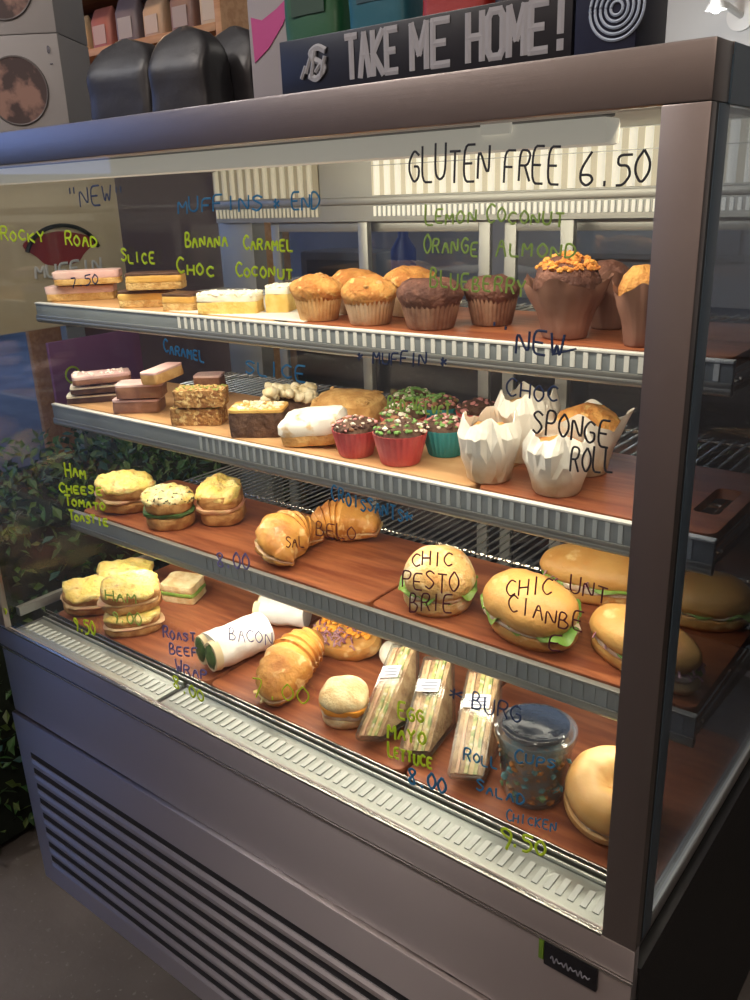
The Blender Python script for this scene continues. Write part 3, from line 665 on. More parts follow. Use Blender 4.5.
def toastie(u, v, z, a, bb, label, group, seed=0, rot=0., tilt=(0, 0), n=2.6, H=.045, cheese='cheese', push=0, lift=0, fill='ham', spread=1.0):
    p = base(u, v, z, push); p.z += lift
    t = thing('cheese_toastie', label, 'toastie', p, YAW+rot, group, tilt); o = sup(a, bb, n, 56, .06, seed)
    q = H*.34
    b = nb(); loft(b, o, [(.93, 0), (1, .003), (1, q*.8), (.95, q), (.02, q)], 0, .0014, 60, seed); mk('bread_base', b, F['toastside'], t, angle=70)
    b = nb(); loft(b, sup(a*1.0, bb*1.0, n, 56, .18, seed+2), [(.95, q), (1.03, q+H*.06), (1.0, q+H*.13), (.02, q+H*.13)], 0, .004, 50, seed); mk('filling', b, F[fill], t, angle=70)
    b = nb(); z0 = q+H*.13; loft(b, o, [(.95, z0), (1, z0+.003), (1, z0+q*.75), (.96, z0+q), (.02, z0+q)], 0, .0014, 60, seed+1); mk('bread_top', b, F['toastside'], t, angle=70)
    b = nb(); z1 = z0+q*.8; loft(b, sup(a*1.02*spread, bb*1.02*spread, n, 84, .16, seed+6), [(.96, z1-.004), (1.01, z1), (.99, z1+H*.10), (.86, z1+H*.17), (.7, z1+H*.2), (.55, z1+H*.21), (.4, z1+H*.215), (.25, z1+H*.22), (.12, z1+H*.22), (.02, z1+H*.22)], 0, .0048, 62, seed+4, zfun=lambda x, y: .005*noise.noise((x*38, y*38, seed*3.))); mk('melted_cheese', b, F[cheese], t, angle=80)
    return t
def croissant(u, v, z, L, R0, label, rot=0., seed=0, arc=1.2, tilt=(0, 0), fill=True, push=0, group='croissants in the case', taper=.8, open_=.45):
    p = base(u, v, z, push); t = thing('filled_croissant', label, 'croissant', p, YAW+rot, group, tilt)
    def arcpt(s, rr=0): a = arc*s; return Vector((sin(a)/arc*L/2, -(1-cos(a))/arc*L/2, 0))
    def sweep(b, z0, hs, ws, n=90, seg=26, ridge=.17, half=0):
        rings = []
        for i in range(n):
            s = -1+2*i/(n-1); pr = max(.10, (1-abs(s)**2.2)**taper)
            saw = ((abs(s)*5.2) % 1); rr = R0*pr*(1+ridge*(.5-saw))
            c = arcpt(s); dx = arcpt(s+.01)-arcpt(s-.01); dx.normalize(); sd = Vector((-dx.y, dx.x, 0))
            ring = []
            for k in range(seg):
                a = 2*pi*k/seg; y, zz = cos(a)*rr*ws, sin(a)*rr*hs
                if half > 0: zz = max(zz, -rr*.08)
                if half < 0: zz = min(zz, rr*.06)
                q = c+sd*y+Vector((0, 0, z0+zz)); nn = noise.noise(q*60+Vector((seed, 0, 0))); ring.append(q+sd*nn*.0012+Vector((0, 0, nn*.0016)))
            rings.append(ring)
        ringmesh(b, rings)
    b = nb(); sweep(b, R0*.46, .46, .96, half=-1); mk('croissant_base', b, F['croissant'], t, angle=70)
    if fill:
        b = nb(); frill(b, [(arcpt(s)+Vector((s*.5, 1, 0)).normalized()*R0*.6*max(.1, 1-abs(s)**2.2)**taper+Vector((0, 0, R0*.56)), Vector((s*.5, 1, 0)).normalized()) for s in [-.92+1.84*i/60 for i in range(61)]], .012, R0*.55, 5, .002, th=.003, seed=seed, droop=.004); mk('cheese_slice', b, F['cheese'], t, angle=80)
        b = nb(); sweep(b, R0*.52, .16, .98, ridge=.03); mk('ham_filling', b, F['ham'], t, angle=70)
    b = nb(); T0 = len(b.verts); sweep(b, R0*.66, .82, 1.0, half=1)
    bmesh.ops.rotate(b, verts=b.verts[T0:] if False else b.verts, cent=(0, -R0*.6, R0*.6), matrix=Matrix.Rotation(open_*.3, 3, 'X')); mk('croissant_top', b, F['croissant'], t, angle=70)
    return t
# ================================================================== top shelf
G1 = 'slices on the top shelf'
def sz(u, v, z, px): return px*mpp(onz(u, v, z))
slice_cake('iced_slice', 84, 303, Z1, (.115, .05), [('base', .012, 'biscuit'), ('icing', .012, 'pink')], 'bottom iced slice of the pale stack at the left end of the top shelf', group=G1, rot=.1, seed=1, push=.03)
slice_cake('iced_slice', 92, 303, Z1, (.11, .05), [('base', .010, 'biscuit'), ('icing', .012, 'pink')], 'pale iced slice lying on another iced slice at the left end of the top shelf', group=G1, rot=.14, seed=2, push=.035, lift=.0275)
CS = [('biscuit_base', .011, 'biscuit'), ('caramel_layer', .010, 'caramel'), ('chocolate_top', .004, 'dark')]
slice_cake('caramel_slice', 150, 316, Z1, (.085, .045), CS, 'caramel slice lowest of the three, left, on the top shelf', group=G1, rot=-.1, seed=3, push=.028)
slice_cake('caramel_slice', 186, 313, Z1, (.055, .045), CS, 'caramel slice beside the coconut slice, lower right of the three', group=G1, rot=-.35, seed=4, push=.045)
slice_cake('caramel_slice', 160, 314, Z1, (.088, .044), CS, 'caramel slice with chocolate top stacked on the two others', group=G1, rot=-.02, seed=5, push=.04, lift=.0275)
CO = [('sponge', .017, 'lemon'), ('cream_layer', .009, 'cream')]
slice_cake('coconut_slice', 232, 318, Z1, (.092, .042), CO, 'lemon slice topped with shredded coconut, front one on the white paper', group=G1, rot=-.22, seed=6, push=.026, top=[('shredded_coconut', 260, 'coconut', .0028, .0058, .8)])
slice_cake('coconut_slice', 282, 314, Z1, (.035, .045), [('sponge', .026, 'lemon'), ('cream_layer', .008, 'cream')], 'short lemon slice with coconut next to the first orange muffin', group=G1, rot=-.2, seed=7, push=.03, top=[('shredded_coconut', 100, 'coconut', .0028, .0055, .8)])
muffin(320, 330, 57, Z1, 'muffin', 'muffin_pale', 'golden muffin leftmost of the muffins, beside the coconut slice', seed=1, hk=.92, chips='nut')
muffin(371, 334, 60, Z1, 'muffin', 'case_pale', 'golden muffin in a pale case between the left golden muffin and the chocolate muffin', seed=2, hk=.9, chips='nut')
muffin(352, 318, 52, Z1, 'muffin', 'case_pale', 'golden muffin half hidden behind the two front golden muffins', seed=3)
muffin(411, 318, 54, Z1, 'muffin', 'case_pale', 'golden muffin behind the front chocolate muffin', seed=4, hk=1.06)
muffin(431, 338, 69, Z1, 'choc', 'case_choc', 'chocolate muffin in a pleated case at the front of the top shelf', seed=5, hk=.82)
muffin(490, 328, 56, Z1, 'choc', 'case_choc', 'chocolate muffin to the right behind the front chocolate muffin', seed=6, hk=1.0)
tulip(564, 346, 82, 66, Z1, 'tulip', 'choc', 'large muffin in a brown paper tulip with orange crumble', 'muffins on the top shelf', 3, 'crumble', rot=.3, crownk=1.12)
tulip(640, 354, 62, 68, Z1, 'tulip', 'muffin', 'golden muffin in a brown paper tulip next to the corner post', 'muffins on the top shelf', 5, rot=.9, crownk=1.12)
tulip(606, 332, 60, 62, Z1, 'tulip', 'choc', 'dark muffin in brown paper behind the crumble muffin', 'muffins on the top shelf', 8, rot=.2)

# ================================================================== second shelf
G2 = 'slices on the second shelf'
def fb(layers): return layers
slice_cake('rocky_road_slice', 106, 409, Z2, (.10, .05), [('chocolate_base', .009, 'milk'), ('icing', .006, 'pink')], 'pink-topped slice lying on top of the dark flecked stack at left', group=G2, rot=.35, seed=11, push=.06, lift=.036, top=[('nut_pieces', 26, 'marsh', .003, .006, .6)])
slice_cake('rocky_road_slice', 98, 409, Z2, (.098, .05), [('chocolate_base', .010, 'dark'), ('white_layer', .003, 'cream')], 'dark chocolate slice with white flecks, lower left of the second shelf', group=G2, rot=.2, seed=12, push=.02, top=[('marshmallow_bits', 22, 'marsh', .0025, .005, .6)])
slice_cake('rocky_road_slice', 100, 409, Z2, (.09, .048), [('chocolate_base', .009, 'dark'), ('white_layer', .003, 'cream')], 'dark flecked slice stacked on the lower left dark slice', group=G2, rot=.28, seed=13, push=.03, lift=.018, top=[('marshmallow_bits', 24, 'marsh', .0025, .005, .6)])
RR = [('chocolate_base', .019, 'milk'), ('icing', .004, 'pink')]
slice_cake('rocky_road_slice', 142, 422, Z2, (.080, .05), RR, 'chocolate slice with pink icing, bottom of the middle stack', group=G2, rot=-.05, seed=14, push=.028, top=[('marshmallow_bits', 5, 'marsh', .003, .005, .5)])
slice_cake('rocky_road_slice', 146, 422, Z2, (.078, .05), RR, 'chocolate slice with pink icing in the middle of the stack', group=G2, rot=.02, seed=15, push=.032, lift=.0265)
slice_cake('rocky_road_slice', 168, 419, Z2, (.034, .075), [('nutty_base', .016, 'nut'), ('icing', .004, 'pink')], 'small nutty bar with pale icing lying across the top of the slice stack', group=G2, rot=-.45, seed=16, push=.05, lift=.053, tilt=(.06, -.04))
OT = [('oat_base', .026, 'oat')]
sd = [('green_seeds', 70, 'seed', .0018, .0034, .6), ('nut_pieces', 50, 'nut', .002, .004, .6)]
slice_cake('muesli_slice', 201, 432, Z2, (.082, .045), OT, 'oaty muesli slice, lower of the pair', group=G2, rot=-.15, seed=17, push=.026, top=sd)
slice_cake('muesli_slice', 205, 431, Z2, (.080, .044), OT, 'seeded muesli slice, upper of the pair', group=G2, rot=-.08, seed=18, push=.032, lift=.030, top=sd)
slice_cake('chocolate_slice', 212, 405, Z2, (.05, .04), [('chocolate_base', .036, 'milk'), ('icing', .004, 'pink')], 'plain brown slice standing behind the muesli slices', group=G2, rot=-.1, seed=19, push=.075)
slice_cake('walnut_brownie', 262, 447, Z2, (.082, .055), [('brownie', .037, 'brownie'), ('nut_icing', .005, 'caramel')], 'dark brownie block with pale nutty top', group=G2, rot=-.1, seed=20, push=.032, top=[('nut_pieces', 46, 'popcorn', .003, .006, .5)])
# popcorn-topped piece behind the brownie
p = base(292, 432, Z2, .085); t = thing('popcorn_cake', 'cream coloured popcorn-topped cake behind the dark brownie', 'cake', p, YAW, G2)
b = nb(); slab_rough(b, .078, .05, 0, .030, 0, 5); mk('cake_base', b, F['brownie'], t)
b = nb(); scatter(b, 52, lambda q: (q.uniform(-.040, .042), q.uniform(-.026, .026), .034+q.uniform(0, .014)), .006, .011, seed=4, flat=.8, sub=2); mk('popcorn', b, F['popcorn'], t)['kind'] = 'stuff'
# sugared cake slice lying down, and a golden cake behind
p = base(318, 458, Z2, .036); t = thing('sugared_cake', 'cake slice dusted white with icing sugar next to the red cupcakes', 'cake', p, YAW-.25, G2, (.12, -.10))
b = nb(); loft(b, sup(.045, .034, 5, 60), [(.96, .003), (1, .006), (1, .017), (.97, .019), (.02, .019)], 0, .002, 60, 3); mk('cake_base', b, F['cake'], t)
b = nb(); loft(b, sup(.046, .0345, 5, 60), [(.97, .018), (1.02, .022), (1, .032), (.88, .039), (.5, .042), (.02, .043)], 0, .003, 60, 4); mk('sugar_crust', b, F['sugar'], t)
p = base(352, 440, Z2, .075); t = thing('golden_cake', 'golden crumbly cake piece behind the sugared slice', 'cake', p, YAW-.5, G2, (.14, .0))
b = nb(); loft(b, sup(.058, .040, 3.2, 60), [(.95, 0), (1, .004), (1, .030), (.92, .040), (.6, .047), (.02, .049)], 0, .003, 60, 9); mk('cake_base', b, F['cake'], t)
b = nb(); scatter(b, 60, lambda q: (q.uniform(-.045, .045), q.uniform(-.03, .03), .041+q.uniform(0, .004)), .002, .004, seed=9, flat=.5); mk('crumble', b, F['nut'], t)['kind'] = 'stuff'
cupcake(357, 469, 48, Z2, 'red_case', 'red-cased cupcake, left of the front two', 1, (0, 1, 2, 4, 1))
cupcake(401, 479, 56, Z2, 'red_case', 'red-cased cupcake, right of the front two, with green flecks', 2, (3, 1, 2, 3, 1, 4))
cupcake(440, 464, 48, Z2, 'teal_case', 'teal-cased cupcake with pink and white bits', 3, (0, 2, 0, 1, 3))
cupcake(404, 446, 46, Z2, 'red_case', 'cupcake with green topping just behind the front red cupcakes', 4, (3, 3, 2, 4))
cupcake(445, 440, 44, Z2, 'teal_case', 'cupcake with green and red topping behind the teal cupcake', 5, (3, 3, 0, 4))
cupcake(478, 440, 44, Z2, 'red_case', 'cupcake with dark red topping at the back beside the white wraps', 6, (0, 1, 1))
cupcake(415, 426, 40, Z2, 'red_case', 'rearmost cupcake with pale green topping', 7, (3, 3, 3, 2))
GW = 'white-wrapped muffins on the second shelf'
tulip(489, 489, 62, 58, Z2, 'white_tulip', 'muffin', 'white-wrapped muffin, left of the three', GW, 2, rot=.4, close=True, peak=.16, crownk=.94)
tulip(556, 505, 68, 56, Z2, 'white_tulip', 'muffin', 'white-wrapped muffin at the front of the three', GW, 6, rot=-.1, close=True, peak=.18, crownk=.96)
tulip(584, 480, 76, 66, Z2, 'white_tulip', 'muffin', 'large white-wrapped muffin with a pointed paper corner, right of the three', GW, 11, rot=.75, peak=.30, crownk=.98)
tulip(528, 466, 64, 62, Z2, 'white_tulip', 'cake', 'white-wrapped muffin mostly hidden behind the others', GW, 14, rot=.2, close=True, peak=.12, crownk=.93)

# ================================================================== third shelf
G3 = 'toasted muffins on the third shelf'
def tw(u, v, z, px): return px*mpp(onz(u, v, z))/2
toastie(129, 527, Z3, .052, .036, 'toasted muffin with plain melted cheese, leftmost on the third shelf', G3, 1, .35, (.26, .08), 2.3, .060, push=.028)
toastie(175, 546, Z3, .042, .037, 'toasted muffin with herb-flecked cheese, front middle of the third shelf trio', G3, 2, .1, (.12, 0), 2.6, .066, 'cheese_herb', push=.03, fill='leafdark')
toastie(225, 526, Z3, .038, .036, 'tall toasted muffin with pale cheese, right of the third shelf trio', G3, 3, -.1, (.22, 0), 2.8, .072, 'cheese', push=.03, fill='ham')
croissant(284, 588, Z3, .150, .041, 'curved croissant filled with cheese, at the front of the third shelf', rot=1.15, seed=1, arc=1.5, tilt=(.25, 0), push=.040)
croissant(345, 553, Z3, .130, .039, 'smaller straighter croissant lying behind the front one', rot=-.30, seed=2, arc=.9, tilt=(.2, 0), push=.05)
GR = 'filled rolls on the third shelf'
roll('filled_roll', 439, 640, Z3, .048, .042, .078, 'round floury roll with green leaves, left of the rolls', group=GR, rot=0, tilt=(.16, 0), seed=1, crust='bun_floury', fill=('white_fill',), leaf=.9, push=.038, lift=.0, openk=.06)
roll('filled_roll', 531, 676, Z3, .066, .042, .072, 'oval glossy roll with curling lettuce, front right on the third shelf', group=GR, rot=-.85, tilt=(.16, .05), seed=2, crust='bun', fill=('white_fill', 'ham'), leaf=1.1, push=.044, lift=.0, openk=.06)
roll('filled_roll', 612, 632, Z3, .088, .036, .066, 'long roll with red onion at the back beside the post', group=GR, rot=-.42, tilt=(.12, 0), seed=3, crust='bun', fill=('white_fill',), leaf=.6, push=.065, lift=.0, onion=True, openk=.07, gapk=.24)
roll('filled_roll', 655, 700, Z3, .076, .032, .064, 'long roll with onion and pale filling passing behind the corner post', group=GR, rot=-1.02, tilt=(.10, 0), seed=4, crust='bun', fill=('white_fill', 'crumb'), leaf=.5, push=.055, lift=.0, onion=True, openk=.07, gapk=.22)
roll('filled_roll', 722, 648, Z3, .052, .034, .062, 'roll seen through the darkened side glass', group=GR, rot=-.3, tilt=(.10, 0), seed=5, crust='bun', fill=('white_fill',), leaf=.5, push=.06, lift=.0, openk=.05)

# ================================================================== bottom deck
G4 = 'cheese toasties at the bottom left'
toastie(92, 618, Z4, .046, .036, 'cheese toastie at far left behind the front toastie', G4, 11, .25, (.20, .1), 3, .046, push=.03)
toastie(116, 604, Z4, .050, .036, 'cheese toastie rearmost of the bottom left ones', G4, 12, .15, (.12, .05), 3, .05, push=.075)
toastie(140, 656, Z4, .050, .037, 'front cheese toastie with a sagging cheese top, stacked on another', G4, 13, .25, (.20, .0), 3, .046, push=.034, lift=.036)
toastie(138, 656, Z4, .048, .035, 'toastie at the base of the front bottom left stack', G4, 14, .2, (.0, 0), 3, .040, push=.028)
p = base(186, 604, Z4, .03); t = thing('white_sandwich', 'thick white bread sandwich with green filling behind the toasties', 'sandwich', p, YAW-.35, None, (.1, 0))
for nm, z0, z1, k in (('bread_slice', 0, .014, 1), ('filling', .014, .021, 1.03), ('bread_slice', .021, .036, 1)):
    b = nb(); slab_rough(b, .070*k, .055*k, z0, z1, 0, int(z0*999), .002); mk(nm, b, F['lettuce'] if nm == 'filling' else F['crumb'], t)
# two wraps in white paper
def wrap_roll(u, v, z, L, r, label, rot, push, seed, lean=0):
    p = base(u, v, z, push); t = thing('paper_wrapped_wrap', label, 'wrap', p, YAW+rot, 'paper wraps on the bottom deck')
    b = nb(); pts = [(x, 0, r*.93+lean*(x+L/2)) for x in [-L/2+L*i/14 for i in range(15)]]
    n0 = len(b.verts); tube(b, pts, [r*(1+.05*noise.noise((i*.9, seed, 0))) for i in range(15)], 44, sy=.9)
    for vv in b.verts: vv.co += Vector((0, noise.noise(vv.co*50+Vector((seed, 0, 0))), noise.noise(vv.co*50+Vector((0, seed, 4)))))*.0025
    mk('paper', b, F['wrap_paper'], t, angle=60)
    b = nb()
    for s in (-1, 1):
        tube(b, [(-L/2-.008, s*r*.42, r*.93), (-L/2+.004, s*r*.42, r*.93)], [r*.55, r*.60], 30, sy=1.3)
    mk('tortilla', b, F['tortilla'], t)
    b = nb()
    for s in (-1, 1):
        blob(b, (-L/2-.007, s*r*.42, r*.96), (.005, r*.43, r*.60), seed+s, .25, 2, 3)
    mk('green_filling', b, F['leafdark'], t)
    return t
wrap_roll(240, 674, Z4, .102, .035, 'white paper wrap with a dark green filled open end', .72, .050, 1)
wrap_roll(288, 652, Z4, .085, .028, 'second paper wrap partly hidden behind the first one', -.25, .10, 2)
croissant(294, 708, Z4, .155, .039, 'long golden croissant with melted cheese on the bottom deck', rot=1.12, seed=5, arc=.5, tilt=(.0, -.22), push=.062, taper=.45)
# open savoury pastry with onion and cheese
p = base(352, 678, Z4, .055); t = thing('savoury_pastry', 'open pastry topped with orange cheese and purple onion behind the croissant', 'pastry', p, YAW-.4, None, (.28, 0))
b = nb(); loft(b, sup(.062, .042, 2.6, 60, .08, 4), [(.92, 0), (1, .006), (1, .018), (.93, .024), (.6, .023), (.02, .023)], 0, .003, 50, 4); mk('pastry_base', b, F['bun'], t)
b = nb(); scatter(b, 95, lambda q: (q.uniform(-.048, .05), q.uniform(-.01, .034), .026+q.uniform(0, .007)), .003, .0065, seed=3, flat=.5); mk('cheese_topping', b, F['orange_fill'], t)['kind'] = 'stuff'
b = nb()
for i in range(46):
    x, y = rnd.uniform(-.05, .035), rnd.uniform(-.038, .008); q = rnd.uniform(0, pi); L = rnd.uniform(.008, .018)
    tube(b, [(x, y, .026), (x+cos(q)*L*.5, y+sin(q)*L*.5, .033), (x+cos(q)*L, y+sin(q)*L, .027)], .0016, 5)
mk('onion_topping', b, F['onion'], t)['kind'] = 'stuff'
p = base(392, 676, Z4, .045); t = thing('boiled_egg', 'white rounded egg half beside the savoury pastry', 'egg', p, YAW, None)
b = nb(); loft(b, sup(.020, .028, 2, 40), [(.5, 0), (.85, .004), (1, .012), (.93, .02), (.7, .027), (.35, .031), (.02, .032)]); mk('egg_white', b, F['egg'], t)
roll('slider', 347, 731, Z4, .036, .033, .056, 'small pale slider bun with orange cheese', 'slider', None, -.1, (.12, 0), 7, 'crumb', ('white_fill', 'orange_fill'), 0, push=.032, lift=.0, gapk=.30, fk=.07, openk=.03)
# sandwich wedges in clear packs, leaning back
def wedge(uv0, uv1, lift1, th, label, seed):
    """long cut face running from the front foot uv0 up to the top end uv1 (lift1 metres above the deck)"""
    A = base(*uv0, Z4); Bp = onz(*uv1, Z4+lift1); ax = (Bp-A); L = ax.length; ax.normalize()
    view = (CAM-(A+Bp)/2).normalized(); sd = ax.cross(view).normalized(); nrm = sd.cross(ax).normalized()  # nrm points out of the cut face
    MM = Matrix(((ax.x, sd.x, nrm.x), (ax.y, sd.y, nrm.y), (ax.z, sd.z, nrm.z)))
    e = MM.to_euler()
    t = bpy.data.objects.new('sandwich_pack', None); C.objects.link(t); t.location = A; t.rotation_euler = e; tag(t, label, 'sandwich', 'clear sandwich packs on the bottom deck')
    D = L*.30
    # local: x along the cut face, y through the layers, z out of the face
    lay = [('bread_slice', .15, 'multi'), ('filling', .11, 'fill_a'), ('bread_slice', .13, 'crumb'), ('filling', .12, 'fill_a'), ('bread_slice', .13, 'multi'), ('filling', .1, 'ham'), ('bread_slice', .14, 'multi')]
    tot = sum(l[1] for l in lay); y = -th/2
    for i, (nm, w, m) in enumerate(lay):
        w = w/tot*th; b = nb(); N = 26; rings = []
        for yy in (y+.0004, y+w*.5, y+w-.0004):
            r = []
            for k in range(N+1):
                x = .004+(L-.008)*k/N; r.append(Vector((x, yy, (-.003 if nm == 'bread_slice' else -.0015)+.0022*noise.noise((x*110, i*3+seed, yy*200)))))
            for k in range(N, -1, -1):
                x = .004+(L-.008)*k/N; d = D*(1-abs(2*k/N-1)); r.append(Vector((x*.98+L*.01, yy, -.006-d)))
            rings.append(r)
        ringmesh(b, rings); mk(nm, b, F[m], t, angle=50); y += w
    b = nb(); q = .0025
    out = [(-.002, .003), (L+.002, .003), (L+.002, -.010), (L/2, -D-.016), (-.002, -.010)]
    ringmesh(b, [[Vector((x, yy, z)) for x, z in out] for yy in (-th/2-q, th/2+q)])
    bmesh.ops.bevel(b, geom=b.edges[:], offset=.003, segments=2, affect='EDGES'); mk('clear_pack', b, M['film'], t, angle=40)
    b = nb(); b2(b, L*.60, L*.73, -th*.40, th*.42, .0042, .0048); lb = mk('sticker', b, F['label'], t, False); lb['label'] = 'white sticker'
    b = nb()
    for k in range(3): b2(b, L*(.62+.035*k), L*(.635+.035*k), -th*.32, th*(.2+.1*(k % 2)), .0049, .0051)
    mk('sticker_print', b, F['label_ink'], lb, False)
wedge((368, 752), (404, 658), .070, .041, 'clear sandwich pack, leftmost of the three, next to the slider', 1)
wedge((414, 766), (438, 670), .070, .041, 'clear sandwich pack in the middle of the three', 2)
wedge((465, 793), (484, 686), .068, .043, 'clear sandwich pack beside the plastic cup, rightmost of the three', 3)
# plastic cup
p = base(533, 806, Z4); r = 30*mpp(p); p = base(533, 811, Z4, r*1.05); mm = mpp(p); r = 31*mm; hh = .088; rt_ = 37*mm
t = thing('plastic_cup', 'clear plastic cup of salad with a dark domed lid', 'cup', p, YAW)
b = nb(); lathe(b, [(r*.95, 0), (r, .003), (rt_, hh), (rt_*1.03, hh+.001), (rt_*1.03, hh+.003), (rt_*.985, hh+.003), (r*.97, .005), (.0005, .005)], 64); mk('cup_wall', b, M['cupclear'], t, angle=50)
b = nb(); lathe(b, [(r*.93, .006), (r*.95, .008), (r+(rt_-r)*.8-.002, hh*.80), (r*.9, hh*.84), (r*.4, hh*.86), (.001, hh*.86)], 48, lambda rr, zz, a, j: (rr*(1+.03*noise.noise((cos(a)*4, sin(a)*4, zz*60))), zz+.002*noise.noise((cos(a)*5, sin(a)*5, j))))
mk('salad_filling', b, mat('salad_mix', (.30, .18, .09), .6, col2=(.14, .24, .24), scale=45, lo=.4, hi=.6, col3=(.42, .20, .06), scale3=60, lo3=.56, hi3=.62), t)
b = nb()
def sp(q):
    a = q.uniform(0, 2*pi); zz = q.uniform(.008, hh*.8); rad = r+(rt_-r)*zz/hh-.004; return (cos(a)*rad, sin(a)*rad, zz)
scatter(b, 150, sp, .003, .0075, seed=5, flat=.7, mis=[0, 1, 2, 3]); mk('salad_pieces', b, F['salad'], t)['kind'] = 'stuff'
b = nb(); lathe(b, [(rt_*1.07, hh-.004), (rt_*1.09, hh), (rt_*1.08, hh+.006), (rt_*.97, hh+.007), (rt_*.93, hh+.012), (rt_*.88, hh+.013)], 64, cap0=False, cap1=False); mk('lid_rim', b, M['lid'], t, angle=50)['label'] = 'clear plastic lid rim'
b = nb(); lathe(b, [(rt_*.875, hh+.006), (rt_*.88, hh+.012), (rt_*.80, hh+.0135), (rt_*.74, hh+.0125), (rt_*.5, hh+.014), (rt_*.3, hh+.015), (.001, hh+.0152)], 64); mk('lid', b, M['lid_dark'], t, angle=50)['label'] = 'shiny dark lid'
# round bagel at the right
p = base(606, 842, Z4, .040); mm = mpp(p)
t = thing('bagel', 'plain round bagel with a dimpled top, beside the corner post', 'bagel', p, YAW, None, (.34, .0)); rr = 46*mm
b = nb(); lathe(b, [(rr*.6, 0), (rr*.88, .004), (rr*.98, .014), (rr*.97, .022), (rr*.9, .024), (.001, .024)], 56); mk('bagel_base', b, F['bagel'], t)
b = nb(); lathe(b, [(rr*.88, .0235), (rr*.93, .027), (rr*.90, .029), (.001, .029)], 56, lambda a, z, th, j: (a*(1+.04*noise.noise((cos(th)*5, sin(th)*5, 3))), z)); mk('filling', b, F['white_fill'], t)
b = nb(); lathe(b, [(rr*.90, .0285), (rr*.99, .034), (rr*1.0, .044), (rr*.94, .056), (rr*.78, .065), (rr*.56, .067), (rr*.36, .063), (rr*.2, .055), (rr*.1, .050), (.001, .049)], 64, lambda a, z, th, j: (a*(1+.015*noise.noise((cos(th)*2, sin(th)*2, 1))), z+.0015*noise.noise((cos(th)*2, sin(th)*2, j*.3)))); mk('bagel_top', b, F['bagel'], t, angle=80)

# rest every piece of food on its level, clear of the shelf lip, the deck rail and the ends of the case
bpy.context.view_layer.update()
def bounds(t):
    lo = Vector((9, 9, 9)); hi = -lo
    for o in [t]+list(t.children_recursive):
        if o.type == 'MESH':
            for v in o.data.vertices:
                q = o.matrix_world @ v.co
                for k in range(3): lo[k] = min(lo[k], q[k]); hi[k] = max(hi[k], q[k])
    return lo, hi
for t in list(C.objects):
    if t.parent is None and t.type == 'EMPTY' and t is not case and t.get('category'):
        lo, hi = bounds(t); zl = t.location.z; ym = .1792 if zl > .70 else .0925
        t.location.z += zl+.0005-lo.z
        if lo.y < ym:
            d = t.location-CAM; t.location.x += d.x/d.y*(ym-lo.y); t.location.y += ym-lo.y
        if hi.x > -.0175: t.location.x -= hi.x+.0175
        if lo.x < X0+.026: t.location.x += X0+.026-lo.x

# nudge neighbours that touch: the farther one moves back a little, a stacked one up
from mathutils.bvhtree import BVHTree
def tree_of(t):
    vs, fs = [], []
    for o in t.children_recursive:
        if o.type == 'MESH':
            n = len(vs); vs += [o.matrix_world @ v.co for v in o.data.vertices]; fs += [[i+n for i in p.vertices] for p in o.data.polygons]
    return BVHTree.FromPolygons(vs, fs)
bpy.context.view_layer.update()
FT = [t for t in C.objects if t.parent is None and t.type == 'EMPTY' and t is not case and t.get('category') and .5 < t.location.z < 1.3]
for it in range(14):
    bx = {t.name: bounds(t) for t in FT}; trees = {}; moved = False
    for i, a in enumerate(FT):
        for c in FT[i+1:]:
            (l0, h0), (l1, h1) = bx[a.name], bx[c.name]
            if any(l0[k] > h1[k] or l1[k] > h0[k] for k in range(3)): continue
            for t in (a, c):
                if t.name not in trees: trees[t.name] = tree_of(t)
            if not trees[a.name].overlap(trees[c.name]): continue
            moved = True
            if abs(l0.z-l1.z) > .009 and abs((l0.z+h0.z)-(l1.z+h1.z)) > .02:
                (a if l0.z > l1.z else c).location.z += .0012
            else:
                da, dc = (a.location-CAM).length, (c.location-CAM).length; f = c if dc > da else a; n_ = a if f is c else c
                d = f.location-n_.location; d.z = 0; v_ = f.location-CAM; v_.z = 0
                d = (d.normalized()*.4+v_.normalized()).normalized()*.0035
                if bx[f.name][1].x+d.x < -.0175: f.location.x += d.x
                f.location.y += d.y
    bpy.context.view_layer.update()
    if not moved: break
# ================================================================== on top of the case
def onrail(u, v, y): q = ony(u, v, y); q.z = CH; return q
# the long sign
x0, x1 = -.4125, -.112; th = .03
b = nb(); b2(b, x0, x1, .012, .012+.012, CH+.0003, CH+.046, .001)
sign = solo('display_sign', b, mat('black_board', (.008, .009, .014), .35), 'long black sign reading TAKE ME HOME! standing on the case', 'sign')
sl = Vector(sign.location)
def text3d(name, s, x, y, z, h, sx, m, parent, ext=.0004, bold=.004):
    cu = bpy.data.curves.new(name, 'FONT'); cu.body = s; cu.size = h/.7; cu.extrude = ext/(h/.7)*0+ext; cu.offset = bold*h
    o = bpy.data.objects.new('tmp', cu); C.objects.link(o); dg = bpy.context.evaluated_depsgraph_get(); me = bpy.data.meshes.new_from_object(o.evaluated_get(dg)); C.objects.unlink(o); bpy.data.objects.remove(o)
    me.name = name; me.materials.clear(); me.materials.append(m); w = max(v.co.x for v in me.vertices)
    k = sx/w
    for v in me.vertices: v.co = Vector((v.co.x*k, -v.co.z, v.co.y))
    r = bpy.data.objects.new(name, me); C.objects.link(r)
    r.location = Vector((x, y, z))-world_loc(parent); r.parent = parent; return r
lm = mat('sign_white', (.30, .30, .32), .6)
